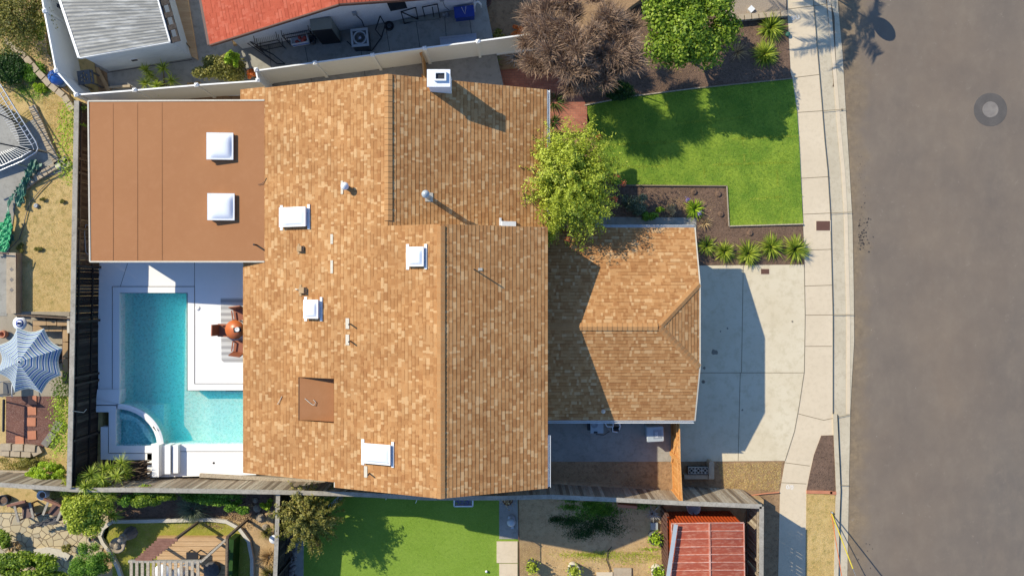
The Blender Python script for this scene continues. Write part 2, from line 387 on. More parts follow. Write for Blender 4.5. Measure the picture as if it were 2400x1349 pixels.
M['terracotta'] = surf('terracotta_paver', A(212,142,106), A(200,130,98), 3, s2=20)
M['trunk'] = surf('bark', A(120,100,80), A(96,80,64), 4, s2=20, bump=.6)
M['palegrey'] = paint('pale_grey_paint', A(196,204,206), .4)
M['shadegrey'] = paint('grey_enamel', A(150,152,140), .45)
M['blue'] = paint('blue_plastic', A(60,126,222), .35)
M['dblue'] = paint('dark_blue_plastic', A(34,70,170), .4)
M['green'] = surf('green_tarp', A(52,104,84), A(70,130,104), 3, c3=A(120,160,130), s2=8, f2=.5, rough=.5)
M['bgreen'] = paint('bright_green_tarp', A(70,190,120), .5)
M['orange'] = paint('orange_lacquer', A(222,120,60), .4)
M['brown'] = paint('brown_wicker', A(116,84,66), .7)
M['teak'] = paint('reddish_teak', A(176,102,66), .6)
M['chocolate'] = paint('dark_brown_seat', A(110,74,60), .6)
M['redwood'] = surf('brown_slat_wood', A(160,116,96), A(140,100,82), 3, c3=A(130,78,62), s2=12)
M['cushion'] = surf('tan_cushion', A(196,164,124), A(180,148,108), 3, s2=30)
M['slate'] = paint('slate_cover', A(86,84,84), .8)
M['redmetal'] = surf('rusty_red_sheet', A(182,88,56), A(160,74,48), 1.0, c3=A(206,140,110), s2=4, f2=.8, rough=.6, bump=.1, stretch=(1,3,1))
M['ribpaint'] = surf('chalky_rib_paint', A(228,178,158), A(206,130,104), 2, c3=A(190,100,74), s2=8)
M['orangemetal'] = paint('orange_sheet', A(214,92,40), .5)
M['steps'] = paint('white_step', (.8,.79,.77,1), .6)
M['glass'] = paint('window_glass', (.01,.012,.016,1), .08)
M['purple'] = paint('purple_petals', A(140,120,200), .6)
M['orangepet'] = leafmat('orange_flowers', [A(224,110,40), A(236,140,70), A(200,80,30)])
M['tile'] = surf('grey_patio_tile', A(176,164,142), A(166,154,134), 2, s2=8)
M['yellow'] = paint('yellow_guard', A(226,206,70), .5)
M['rust'] = paint('rusty_iron', A(112,76,60), .8)
M['fanblade'] = paint('fan_blade', A(190,196,210), .4)
# foliage
M['lf_lime'] = leafmat('lime_leaves', [A(70,100,20), A(130,160,36), A(176,200,56), A(206,222,90)])
M['lf_green'] = leafmat('green_leaves', [A(40,76,18), A(84,126,34), A(126,164,54), A(166,196,80)])
M['lf_bright'] = leafmat('bright_leaves', [A(50,78,18), A(108,136,34), A(156,178,56), A(200,212,96)], gain=1.3)
M['lf_dark'] = leafmat('dark_leaves', [A(24,48,18), A(50,82,32), A(84,116,48)])
M['lf_olive'] = leafmat('olive_leaves', [A(64,70,28), A(118,118,50), A(160,152,76), A(196,180,110)])
M['lf_yg'] = leafmat('yellow_green_leaves', [A(84,98,24), A(150,162,46), A(188,198,74), A(216,218,108)])
M['lf_grey'] = leafmat('grey_green_leaves', [A(70,84,62), A(110,122,94), A(154,162,134)])
M['lf_brown'] = leafmat('dead_brown_twigs', [A(84,64,50), A(126,102,82), A(154,128,104), A(186,160,134)], trans=.1, rough=.8, gain=1.6)
M['lf_dry'] = leafmat('dry_leaves', [A(140,110,70), A(186,156,108), A(210,186,140)], trans=.2)
M['lf_blade'] = leafmat('strap_leaves', [A(60,84,20), A(118,138,40), A(176,186,70), A(208,212,110)])
M['lf_bladedk'] = leafmat('dark_strap_leaves', [A(40,60,20), A(74,98,40), A(120,138,70)])
M['lf_grass'] = leafmat('grass_blades', [A(92,116,32), A(126,148,50), A(152,170,68), A(180,190,96)], trans=.3, gain=1.55)
M['lf_grass2'] = leafmat('turf_blades', [A(112,146,40), A(138,170,54), A(158,186,72)], trans=.35, gain=1.6)
M['lf_dgrass'] = leafmat('dry_grass_blades', [A(150,132,70), A(204,178,112), A(228,204,142)], trans=.3, gain=1.8)
M['lf_twig'] = leafmat('silver_twigs', [A(150,146,140), A(196,190,182)], trans=0)
# ================================================================ ground, road, pavements
def S(name, mb, mats): return tag(mb.build(name, mats, loc=(0, 0, 0)), kind='structure')
def slab(name, pp, z, mat, th=.3): return S(name, MB().pprism(pp, z, th), mat)
b = MB(); g = 260; b.face([(-g,-g,-.22), (g,-g,-.22), (g,g,-.22), (-g,g,-.22)]); S('ground', b, M['dirt2'])
KERB = [(1930,-900),(1958,-200),(1963,0),(1975,130),(1983,270),(1990,380),(1998,520),(2001,680),(2002,800),(1996,900),(1993,1000),(1990,1120),(1986,1349),(1980,1700),(1975,2400)]
b = MB(); b.prism(wp(KERB, -.1)+[(60,-33),(60,33)], -.2, -.1); S('road', b, M['asphalt'])
GUT = [(1880,-900),(1902,-200),(1906,0),(1915,110),(1925,230),(1933,330),(1940,400),(1946,500),(1950,660),(1952,740),(1952,970)]
slab('gutter', GUT+[(1993,970),(1996,900),(2002,800),(2001,680),(1998,520),(1990,380),(1983,270),(1975,130),(1963,0),(1958,-200),(1930,-900)], -.07, M['gutter'], .2)
KL = [(1952,970),(1957,1080),(1960,1150),(1958,1200),(1955,1349),(1950,1700),(1945,2400)]
slab('gutter', [(1964,970),(1969,1080),(1972,1150),(1970,1200),(1966,1349),(1960,1700),(1955,2400),(1975,2400),(1980,1700),(1986,1349),(1990,1120),(1993,970)], -.075, M['gutter'], .2)
slab('kerb', KL+[(1955,2400),(1960,1700),(1965,1349),(1968,1200),(1970,1150),(1967,1080),(1962,970)], .045, M['gutter'], .25)
# raised lip along the gutter's street side joint
b = MB()
for i in range(2, 10):
    p, q = W(*GUT[i], -.06), W(*GUT[i+1 if i < 10 else i], -.06)
    b.prism([(p.x+.62,p.y),(q.x+.62,q.y),(q.x+.78,q.y),(p.x+.78,p.y)], -.1, -.055)
S('gutter', b, M['concrete'])
SWL = [(1830,-900),(1838,-200),(1843,0),(1853,170),(1868,260),(1873,350),(1882,500),(1885,620),(1887,740),(1885,870),(1873,950),(1862,1010),(1840,1080),(1828,1150),(1824,1349),(1820,2400)]
SWR = [(1890,2400),(1888,1349),(1890,1150),(1898,1110),(1908,1065),(1925,1020),(1955,1019),(1952,970)]
slab('sidewalk', SWL+SWR+GUT[::-1][1:], 0.0, M['concrete'], .2)
def joints(name, segs, z, w, mat):
    b = MB()
    for (x1,y1,x2,y2) in segs:
        p, q = W(x1,y1,z), W(x2,y2,z); d = (q-p).normalized(); n = Vector((-d.y, d.x, 0))*w/2
        b.face([p+n, q+n, q-n, p-n] if True else [])
    o = S(name, b, mat); return o
joints('sidewalk', [(1845,22,1938,10),(1862,182,1920,175),(1866,264,1982,256),(1876,418,1943,414),(1883,502,1997,497),(1886,586,1949,584),(1886,670,1950,668),(1888,738,2001,737),(1887,811,1950,811),(1871,969,1931,984),(1837,1083,1898,1091),(1831,1130,1890,1133),(1930,984,1992,971),(1960,1136,1990,1137),
    (1906,0,1915,110),(1915,110,1925,230),(1925,230,1933,330),(1933,330,1940,400),(1940,400,1946,500),(1946,500,1950,660),(1950,660,1952,740),(1952,740,1952,970)], .004, .025, M['joint'])
slab('driveway', [(1590,618),(1640,622),(1885,620),(1887,740),(1885,870),(1873,950),(1862,1010),(1840,1079),(1590,1081)], .012, M['drive'], .2)
joints('driveway', [(1640,873,1885,873),(1742,622,1738,873),(1735,873,1730,1079),(1885,620,1887,740),(1887,740,1885,870),(1885,870,1873,950),(1873,950,1862,1010),(1862,1010,1840,1079)], .017, .022, M['joint'])
# front garden
TURF = [(1370,247),(1480,226),(1640,206),(1857,184),(1868,260),(1874,350),(1882,525),(1708,530),(1703,436),(1440,434),(1405,360),(1390,300)]
slab('lawn', TURF, .04, M['turf'], .2)
slab('planting_bed', [(1290,150),(1500,0),(1700,-40),(1842,-40),(1853,170),(1857,184),(1640,206),(1480,226),(1370,247),(1330,195)], .012, M['mulch'], .2)
slab('planting_bed', [(1400,430),(1440,434),(1703,436),(1708,530),(1882,525),(1886,620),(1600,622),(1620,515),(1400,515)], .012, M['mulch'], .2)
for ks, lab in (((0,1,2),'thin wooden edging along the top of the bright green front lawn'),((6,7,8),'thin wooden edging between the front lawn and the stepped brown bed')):
    b = MB()
    for k in ks: b.beam(W(*TURF[k], .05), W(*TURF[k+1], .05), .05, .08)
    tag(b.build('lawn_edging', M['greywood']), lab, 'edging')
slab('garden_path', [(1395,508),(1632,510),(1632,540),(1395,540)], .03, M['conc2'], .2)
brickm, nt, bs_, out = newmat('brick_paving'); gg = nt.nodes.new('ShaderNodeNewGeometry')
bt = nt.nodes.new('ShaderNodeTexBrick'); bt.inputs['Color1'].default_value = A(206,134,104); bt.inputs['Color2'].default_value = A(184,110,86); bt.inputs['Mortar'].default_value = A(160,116,94)
bt.inputs['Scale'].default_value = 1; bt.inputs['Brick Width'].default_value = .22; bt.inputs['Row Height'].default_value = .11; bt.inputs['Mortar Size'].default_value = .008; bt.offset = .5
nt.links.new(gg.outputs['Position'], bt.inputs['Vector']); nz = noise(nt, gg.outputs['Position'], 1.4, 4); rr = ramp(nt, [(.3, (.8,.78,.78,1)), (.7, (1.15,1.15,1.15,1))]); nt.links.new(nz.outputs[0], rr.inputs[0])
nt.links.new(mixc(nt, bt.outputs[0], rr.outputs[0], 1.0, 'MULTIPLY'), bs_.inputs['Base Color']); bs_.inputs['Roughness'].default_value = .9
b = MB(); b.prism([(*tuple(W(x,y,z))[:2], z) for x,y,z in [(1005,140,.5),(1130,125,.45),(1240,150,.3),(1345,188,.12),(1376,250,.06),(1376,310,.05),(1290,310,.05),(1260,215,.3),(1005,200,.5)]], -.3, .4)
S('brick_path', b, brickm)
slab('side_path', [(560,235),(560,185),(1010,130),(1010,215)], .55, M['conc2'], .8)
# house side yard, garage side
slab('yard_concrete', [(1240,940),(1600,940),(1575,1081),(1240,1081)], .62, M['conc2'], .9)
slab('yard_dirt', [(1200,1078),(1576,1078),(1600,1180),(1200,1190)], .6, M['dirt2'], .9)
slab('yard_dirt', [(560,1110),(1290,1110),(1290,1161),(560,1161)], .715, M['dirt2'], .9)
slab('front_dirt', [(1582,1079),(1842,1079),(1830,1150),(1824,1349),(1820,1700),(1700,1700),(1700,1150),(1590,1160)], -.005, M['dirt2'], .2)
slab('verge_mulch', [(1925,1020),(1954,1019),(1959,1150),(1890,1150),(1898,1110),(1908,1065)], .015, M['mulch'], .2)
slab('verge_grass', [(1890,1156),(1957,1158),(1955,1349),(1950,1700),(1888,1700)], .01, M['drygrass'], .2)
b = MB(); b.box((*W(1920,1152,.01)[:2], 0), (1.15,.14,.05), -.02); b.box((*W(1952,1154,.01)[:2], 0), (.28,.14,.05), -.05)
tag(b.build('brick_edging', M['terracotta']), 'red brick edging between the brown verge bed and dry verge grass', 'edging')
# neighbours
slab('neighbour_concrete', [(60,-300),(1135,-300),(1140,10),(1156,92),(1180,200),(230,240),(140,120)], .9, M['conc2'], 1.2)
slab('neighbour_dirt', [(1100,-300),(1700,-300),(1700,-20),(1500,0),(1290,150),(1150,165)], .5, M['dirt2'], .8)
slab('neighbour_gravel', [(1690,-300),(1840,-300),(1843,38),(1700,44)], .1, M['gravel'], .3)
slab('shed_dirt', [(120,90),(175,130),(250,170),(255,230),(195,240),(150,210)], .93, M['dirt2'], .3)
b = MB()
for (x1,y1,x2,y2) in [(560,120,552,210),(630,105,640,200),(715,110,730,190),(842,92,856,180),(905,68,920,160),(975,50,990,150),(1042,38,1050,140),(1100,40,1112,130)]:
    p, q = W(x1,y1,.905), W(x2,y2,.905); n = Vector((.012,.002,0)); b.face([p+n,q+n,q-n,p-n])
S('neighbour_concrete', b, M['djoint'])
slab('yard_ground', [(-700,-500),(150,-300),(235,240),(240,700),(240,1200),(-700,1200)], .95, M['drygrass'], 1.3)
slab('hill_bank', [(-30,-30),(100,-30),(110,120),(160,215),(178,270),(150,235),(20,95)], 1.0, M['dirt'], .3)
slab('trampoline_yard', [(-30,300),(40,300),(95,270),(150,400),(40,440),(20,600),(-30,600)], .975, M['conc2'], .3)
slab('under_roof_ground', [(200,225),(660,225),(660,640),(200,640)], .97, M['dirt2'], 1.2)
slab('south_strip', [(200,1060),(380,1080),(380,1170),(200,1170)], .86, M['mulch'], 1.0)
slab('south_yard', [(-700,1120),(660,1120),(660,1800),(-700,1800)], .82, M['dirt'], 1.0)
slab('lawn_yard', [(655,1150),(1215,1150),(1215,1800),(655,1800)], .68, M['turf2'], .9)
slab('dry_yard', [(1213,1150),(1790,1170),(1790,1800),(1213,1800)], .66, M['dirt'], .9)

# ================================================================ the house
SL = .34; RX, RZ = -2.564, 6.33; AX = -4.578
def zw(x): return RZ+SL*(x-RX)                       # west slope
AZ = zw(AX); BE = 1.351; AE = 1.397
house = thing('house', (0, 0, 0), 'large tan shingled house with attached garage, flat roofed wing and white pool deck', 'house')
def clip(poly, v0, v1):
    def cut(P, f):
        o = []
        for i in range(len(P)):
            a, c = P[i], P[(i+1) % len(P)]; fa, fc = f(a), f(c)
            if fa >= 0: o.append(a)
            if (fa > 0 > fc) or (fa < 0 < fc):
                t = fa/(fa-fc); o.append((a[0]+(c[0]-a[0])*t, a[1]+(c[1]-a[1])*t))
        return o
    P = cut(poly, lambda p: p[1]-v0)
    return cut(P, lambda p: v1-p[1]) if len(P) > 2 else []
def roof_strips(b, O, U, V, polys, c=.143, butt=.011, voff=0, seed=0):
    """O origin at ridge, U along courses, V down slope (unit); polys in (u,v)"""
    U = Vector(U).normalized(); V = Vector(V).normalized(); N = U.cross(V).normalized()
    if N.z < 0: N = -N
    O = Vector(O)
    for poly in polys:
        vmax = max(p[1] for p in poly); k = int(min(p[1] for p in poly)//c)
        while k*c < vmax:
            s = clip(poly, k*c, (k+1)*c)
            if len(s) > 2:
                ar = sum(s[i][0]*s[(i+1)%len(s)][1]-s[(i+1)%len(s)][0]*s[i][1] for i in range(len(s)))
                P = lambda q: O+U*q[0]+V*q[1]+N*(.003+butt*max(0,min(1,(q[1]-k*c)/c)))
                pts = [P(q) for q in s]; uv = [(q[0], min(max(q[1], k*c+.0012), (k+1)*c-.0012)) for q in s]
                nn = (pts[1]-pts[0]).cross(pts[2]-pts[0])
                if nn.z < 0: pts.reverse(); uv.reverse(); 
                b.face(pts, uv)
                e = [q for q in s if abs(q[1]-(k+1)*c) < 1e-6]
                if len(e) >= 2:
                    us = sorted(q[0] for q in e); v = (k+1)*c
                    a, d = O+U*us[0]+V*v, O+U*us[-1]+V*v
                    b.face([a+N*(.003+butt), a+N*.001, d+N*.001, d+N*(.003+butt)], [(us[0], (k+.5)*c), (us[0], (k+.5)*c), (us[-1], (k+.5)*c), (us[-1], (k+.5)*c)])
            k += 1
def rect(u0, u1, v0, v1): return [(u0,v0),(u1,v0),(u1,v1),(u0,v1)]
cs = 1/math.sqrt(1+SL*SL)
def roofboard(b, pts, th=.16):
    """solid board under a roof plane: pts top polygon (3D)"""
    t = [Vector(p)-Vector((0,0,.006)) for p in pts]; nn = (t[1]-t[0]).cross(t[2]-t[0])
    if nn.z < 0: t.reverse()
    q = [p-Vector((0,0,th)) for p in t]; b.face(t); b.face(q[::-1])
    for i in range(len(t)): j = (i+1) % len(t); b.face([q[i], q[j], t[j], t[i]])
# west slope: u = y, v = (RX-x)/cs
def vx(x): return (RX-x)/cs
HX0, HX1, HY0, HY1 = -8.28, -6.78, -5.13, -3.45      # the sunken patch
WP = [rect(2.3,7.9,vx(AX),vx(-9.78)), rect(7.44,7.94,vx(-9.78),vx(-10.88)), rect(1.04,2.3,0,vx(-9.78)),
      rect(HY1,1.04,0,vx(-10.755)), rect(HY0,HY1,0,vx(HX1)), rect(HY0,HY1,vx(HX0),vx(-10.755)), rect(-7.38,HY0,0,vx(-10.755)), rect(-7.58,-7.38,0,vx(-6.74))]
WD = (-cs, 0, -SL*cs)
b = MB(); roof_strips(b, (RX,0,RZ), (0,1,0), WD, WP)
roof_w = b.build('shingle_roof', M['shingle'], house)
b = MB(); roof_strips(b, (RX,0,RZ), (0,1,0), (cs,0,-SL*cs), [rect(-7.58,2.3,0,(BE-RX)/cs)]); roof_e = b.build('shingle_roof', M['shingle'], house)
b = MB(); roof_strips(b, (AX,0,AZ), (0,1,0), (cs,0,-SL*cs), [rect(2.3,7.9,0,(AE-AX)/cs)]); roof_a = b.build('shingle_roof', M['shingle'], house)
# garage: jerkinhead gable
GN, GS, GR, GRZ, GE, GL = 2.5, -5.49, -1.53, 3.85, 7.56, .95
gsn = (GRZ-2.5)/(GN-GR); gss = (GRZ-2.5)/(GR-GS)
GPX = 5.83; hz = 3.28; hn = (GRZ-hz)/gsn; hs = (GRZ-hz)/gss
b = MB(); cg = 1/math.sqrt(1+gsn*gsn)
roof_strips(b, (0,GR,GRZ), (1,0,0), (0,cg,-gsn*cg), [[(GL,0),(GPX,0),(GE,hn/cg),(GE,(GN-GR)/cg),(GL,(GN-GR)/cg)]])
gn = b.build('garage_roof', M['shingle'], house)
b = MB(); cg2 = 1/math.sqrt(1+gss*gss)
roof_strips(b, (0,GR,GRZ), (1,0,0), (0,-cg2,-gss*cg2), [[(GL,0),(GPX,0),(GE,hs/cg2),(GE,(GR-GS)/cg2),(GL,(GR-GS)/cg2)]])
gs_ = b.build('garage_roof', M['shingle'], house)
b = MB(); sh = (GRZ-hz)/(GE-GPX); ch = 1/math.sqrt(1+sh*sh)
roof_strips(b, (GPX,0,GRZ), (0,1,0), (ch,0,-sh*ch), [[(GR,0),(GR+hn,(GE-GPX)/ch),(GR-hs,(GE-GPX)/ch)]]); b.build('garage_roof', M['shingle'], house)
# ridge caps: overlapping pieces
def caps(name, p, q, parent, w=.15, step=.2, slope=.3, skip=None):
    b = MB(); p = Vector(p); q = Vector(q); d = (q-p); L = d.length; d.normalize(); side = d.cross(Vector((0,0,1))).normalized(); n = int(L/step)
    for i in range(n):
        a = p+d*(i*step); c = p+d*(i*step+step*1.06); o1 = Vector((0,0,.03)); o2 = Vector((0,0,.046))
        for s_ in (-1, 1):
            e = side*s_*w-Vector((0,0,w*slope)); f = [a+o1, a+e+o1, c+e+o2, c+o2]
            if s_ > 0: f.reverse()
            b.face(f); 
            b.face([c+o2, c+e+o2, c+e, c] if s_ > 0 else [c, c+e, c+e+o2, c+o2])
            b.face([a+e+o1, a+e-Vector((0,0,.01)), c+e-Vector((0,0,.01)), c+e+o2])
    return b.build(name, M['ridgecap'], parent)
caps('ridge_cap', (RX,-7.58,RZ), (RX,2.3,RZ), roof_w); caps('ridge_cap', (AX,7.9,AZ), (AX,2.32,AZ), roof_a)
caps('ridge_cap', (GL,GR,GRZ), (GPX,GR,GRZ), gn); caps('ridge_cap', (GE,GR+hn,hz), (GPX,GR,GRZ), gn, .13); caps('ridge_cap', (GE,GR-hs,hz), (GPX,GR,GRZ), gs_, .13)
# boards and fascia under the planes
b = MB()
def P3(x, y): return (x, y, zw(x))
for (x0,x1,y0,y1) in [(-10.755,HX0,-7.38,1.04),(HX0,HX1,-7.38,HY0),(HX0,HX1,HY1,1.04),(HX1,RX,-7.58,1.04),(-9.78,RX,1.04,2.3),(-9.78,AX,2.3,7.9),(-10.88,-9.78,7.44,7.94)]:
    roofboard(b, [P3(x0,y0),P3(x1,y0),P3(x1,y1),P3(x0,y1)])
roofboard(b, [(RX,-7.58,RZ),(BE,-7.58,RZ-SL*(BE-RX)),(BE,2.3,RZ-SL*(BE-RX)),(RX,2.3,RZ)])
roofboard(b, [(AX,2.3,AZ),(AE,2.3,AZ-SL*(AE-AX)),(AE,7.9,AZ-SL*(AE-AX)),(AX,7.9,AZ)])
roofboard(b, [(GL,GR,GRZ),(GPX,GR,GRZ),(GE,GR+hn,hz),(GE,GN,2.5),(GL,GN,2.5)]); roofboard(b, [(GL,GR,GRZ),(GPX,GR,GRZ),(GE,GR-hs,hz),(GE,GS,2.5),(GL,GS,2.5)])
roofboard(b, [(GPX,GR,GRZ),(GE,GR+hn,hz),(GE,GR-hs,hz)])
b.build('fascia', M['cream'], house)
# sunken patch
b = MB(); zp = zw(HX0)-.02
b.face([(HX0,HY0,zp),(HX1,HY0,zp+.04),(HX1,HY1,zp+.04),(HX0,HY1,zp)])
b.face([(HX0,HY1,zp),(HX1,HY1,zp+.04),(HX1,HY1,zw(HX1)+.01),(HX0,HY1,zw(HX0)+.01)]); b.face([(HX1,HY0,zp+.04),(HX0,HY0,zp),(HX0,HY0,zw(HX0)+.01),(HX1,HY0,zw(HX1)+.01)])
b.face([(HX1,HY1,zp+.04),(HX1,HY0,zp+.04),(HX1,HY0,zw(HX1)+.01),(HX1,HY1,zw(HX1)+.01)])
b.build('sunken_roof_patch', M['flatroof'], house)
# flat roof
FZW, FZE = 3.35, 3.88
fr = [(-17.07,7.52,FZW),(-9.78,7.41,FZE),(-9.78,1.037,FZE),(-17.0,1.057,FZW)]
b = MB(); roofboard(b, fr, .2); flat = b.build('flat_roof', M['flatroof'], house)
b = MB()   # seams of the rolled roofing, one lap over the next
for i in (1, 2, 3):
    x = -17.05+1.02*i; z = FZW+(FZE-FZW)*(x+17.05)/7.27+.003
    b.prism([(x,1.08,z),(x+.9,1.08,z+.066),(x+.9,7.42,z+.066),(x,7.42,z)], z-.01, z) if False else b.beam((x,1.1,z-.0015),(x,7.4,z-.0015), .02, .004)
b.build('roofing_seam', M['flatroof'], flat)
b = MB()
for p, q in zip(fr, fr[1:]+fr[:1]):
    if p[0] == -9.78 and q[0] == -9.78: continue
    b.beam(Vector(p)+Vector((0,0,-.03)), Vector(q)+Vector((0,0,-.03)), .06, .09)
b.build('drip_edge', M['cream'], flat)
# walls
def profx(b, prof, y0, y1):
    n = len(prof); a = [(x,y0,z) for x,z in prof]; c = [(x,y1,z) for x,z in prof]
    b.face(a); b.face(c[::-1])
    for i in range(n): j = (i+1) % n; b.face([a[j],a[i],c[i],c[j]])
b = MB(); d = .2
profx(b, [(-10.3,0),(.9,0),(.9,RZ-SL*(.9-RX)-d),(RX,RZ-d),(-6.4,zw(-6.4)-d),(HX1+.05,zw(HX1)-d-.6),(HX0,zp-.1),(-10.3,zw(-10.3)-d)], -6.95, 1.9)
profx(b, [(-9.7,0),(.9,0),(.9,AZ-SL*(.9-AX)-d),(AX,AZ-d),(-9.7,zw(-9.7)-d)], 1.9, 7.5)
b.face([(AX,2.29,AZ),(AE,2.29,AZ-SL*(AE-AX)),(BE,2.29,RZ-SL*(BE-RX)),(RX,2.29,RZ)])
b.build('wall', M['cream'], house)
b = MB(); profx(b, [(-16.6,.5),(-9.6,.5),(-9.6,3.6),(-16.6,3.1)], 1.5, 7.1); b.build('wing_wall', M['cream'], house)
b = MB(); b.box((4.0,(GN+GS)/2,0), (6.2,7.2,2.4)); b.prism([(7.0,GS+.4,2.4),(7.1,GS+.4,2.4),(7.1,GN-.4,2.4),(7.0,GN-.4,2.4)], 2.3, 2.41)
b.face([(7.1,GN-.4,2.35),(7.1,GR+hn,hz-.1),(7.1,GR-hs,hz-.1),(7.1,GS+.4,2.35)]); b.build('garage_wall', M['cream'], house)
b = MB(); b.box((7.13,GR,.02), (.06,4.9,2.1))
for i in range(1,4): b.beam((7.17,GR-2.4,.02+i*.52),(7.17,GR+2.4,.02+i*.52), .03,.03)
b.build('garage_door', M['white'], house)
for (x, y, dx, dy) in [(.93,5.0,0,1),(.93,-1.9+6.4,0,1)]:
    b = MB(); b.box((x,y,1.1), (.08,1.4,1.1)); wf = b.build('window', M['white'], house); b = MB(); b.box((x+.03,y,1.17), (.06,1.2,.96)); b.build('pane', M['glass'], wf)
# sliding door to the pool and pool side post
b = MB(); b.box((-10.33,-2.2,1.12), (.08,3.2,2.1)); wf = b.build('patio_door', M['white'], house); b = MB(); b.box((-10.36,-2.2,1.2), (.06,3.0,1.95)); b.build('pane', M['glass'], wf)
# gutters
def gutter(p, q, nm='gutter', mt='white'):
    b = MB(); p = Vector(p); q = Vector(q); d = (q-p).normalized(); s = d.cross(Vector((0,0,1)))*.05
    b.beam(p+Vector((0,0,-.08)), q+Vector((0,0,-.08)), .10, .02)
    b.beam(p+s, q+s, .012, .13); b.beam(p-s, q-s, .012, .13); b.build(nm, M[mt], house)
gutter((3.6,GN+.05,2.44),(GE+.02,GN+.05,2.44)); gutter((1.0,GS-.06,2.44),(GE,GS-.06,2.44))
gutter((BE+.06,-7.56,4.93),(BE+.06,-5.6,4.93)); gutter((AE+.06,2.9,3.55),(AE+.06,7.9,3.55))
b = MB(); b.beam((GE+.03,GN,2.46),(GE+.03,GR+hn,hz-.04),.05,.1); b.beam((GE+.03,GR+hn,hz-.04),(GE+.03,GR-hs,hz-.04),.05,.1); b.beam((GE+.03,GR-hs,hz-.04),(GE+.03,GS,2.46),.05,.1)
b.build('rake_trim', M['cream'], house)
# chimney
b = MB(); b.box((-2.685,7.67,4.3), (.77,.56,1.55)); b.box((-2.685,7.67,5.85), (.85,.64,.08)); chim = b.build('chimney', M['whitewall'], house)
b = MB(); b.box((-2.62,7.86,5.93),(.44,.06,.1)).box((-2.62,7.58,5.93),(.44,.06,.1)).box((-2.81,7.72,5.93),(.06,.22,.1)).box((-2.43,7.72,5.93),(.06,.22,.1)); b.build('flue_rim', M['white'], chim)
b = MB(); b.box((-2.62,7.72,5.935), (.32,.22,.03)); b.build('flue', M['black'], chim)
# roof furniture
def on_w(px, py):
    z = 4.5
    for _ in range(30): p = W(px, py, z); z = zw(p.x)
    return Vector((p.x, p.y, z))
def on_plane(px, py, f):
    z = 4.0
    for _ in range(30): p = W(px, py, z); z = f(p.x, p.y)
    return Vector((p.x, p.y, z))
fB = lambda x, y: RZ-SL*(x-RX)
fA = lambda x, y: AZ-SL*(x-AX)
fF = lambda x, y: FZW+(FZE-FZW)*(x+17.05)/7.27
fGS = lambda x, y: GRZ-gss*(GR-y)
def skylight(px0, py0, px1, py1, f, par, slope, h=.14, flash=False):
    c = on_plane((px0+px1)/2, (py0+py1)/2, lambda x, y: f(x, y)+h); c.z -= h
    k = (HC-c.z-h)/FP; w, d = (px1-px0)*k, (py1-py0)*k
    Mx = Matrix.Translation(c) @ Matrix.Rotation(-math.atan(slope), 4, 'Y')
    b = MB().xf(Mx); b.box((0,0,-.02), (w-.06,d-.06,h)).box((0,0,h-.04), (w,d,.05))
    if flash: b.box((-w/2-.03,0,.0), (.12,d+.22,.03)); b.box((w/2+.03,0,.0), (.1,d+.2,.05))
    s = b.build('skylight', M['white'], par)
    rows = []; n = 12
    for i in range(n+1):
        u = i/n*2-1; rows.append([(u*(w/2-.06), v*(d/2-.06), h+.01+.1*((1-u**4)*(1-v**4))**.8) for v in [j/n*2-1 for j in range(n+1)]])
    b = MB().xf(Mx); b.grid(rows); b.build('dome', M['dome'], s)
skylight(484,311,545,374, fF, flat, -.073, .2); skylight(486,453,548,516, fF, flat, -.073, .2)
fw = lambda x, y: zw(x)
skylight(652,485,725,531, fw, roof_w, SL, .2, True); skylight(954,578,998,624, fw, roof_w, SL, .16, True)
skylight(712,702,752,746, fw, roof_w, SL, .2, True); skylight(846,1040,922,1087, fw, roof_w, SL, .16, True)
def pipe(px, py, f, par, h, r, cap=0, plate=None, name='vent_pipe', mt='white', lean=(0,0)):
    c = on_plane(px, py, f); b = MB()
    b.tube([c-Vector((0,0,.05)), c+Vector((lean[0],lean[1],h))], r, 10)
    if cap: b.lathe(c+Vector((0,0,h-.02)), [(cap*.9,0),(cap,.04),(cap*.9,.1),(cap*.3,.16),(.001,.17)], 14)
    o = b.build(name, M[mt], par)
    if plate:
        sl = f(c.x+.1, c.y)-f(c.x, c.y); b = MB().xf(Matrix.Translation(c) @ Matrix.Rotation(-math.atan(sl*10), 4, 'Y')); b.box((plate[0],plate[1],.016), (plate[2],plate[3],.014)); b.build('flashing', M['cream'], o)
    return o
pipe(813,439, fw, roof_w, .32, .09, .15, (-.2,0,.1,.5), 'round_vent')
pipe(822,759, fw, roof_w, .32, .028, 0, (-.13,.02,.15,.4), mt='black'); pipe(822,799, fw, roof_w, .32, .028, 0, (-.13,.05,.15,.4), mt='black'); pipe(866,1108, fw, roof_w, .28, .028, 0, (-.15,.05,.14,.42), mt='black')
pipe(1004,462, fA, roof_a, .85, .09, .15, (.02,0,.3,.34), 'flue_pipe', 'palegrey'); pipe(1113,632, fB, roof_e, .55, .025, 0, (.2,.02,.16,.1), mt='black')
pipe(601,574, fF, flat, .3, .035, 0, None, mt='black'); pipe(1413,962, fGS, gs_, .12, .05, .09, None, 'round_vent', 'cream')
def boxvent(px, py, f, par, w=.3, d=.32, h=.17):
    c = on_plane(px, py, f); Mx = Matrix.Translation(c) @ Matrix.Rotation(-math.atan(SL), 4, 'Y'); b = MB().xf(Mx)
    b.box((0,0,0), (w*.8,d*.75,h), top=.85); b.box((-w*.4,0,.015), (w*.3,d*1.25,.015)); b.box((w*.35,0,h*.3),(w*.3,d*.5,.04)); b.build('box_vent', M['cushion'], par)
boxvent(707,583, fw, roof_w); boxvent(712,680, fw, roof_w, .34,.34)
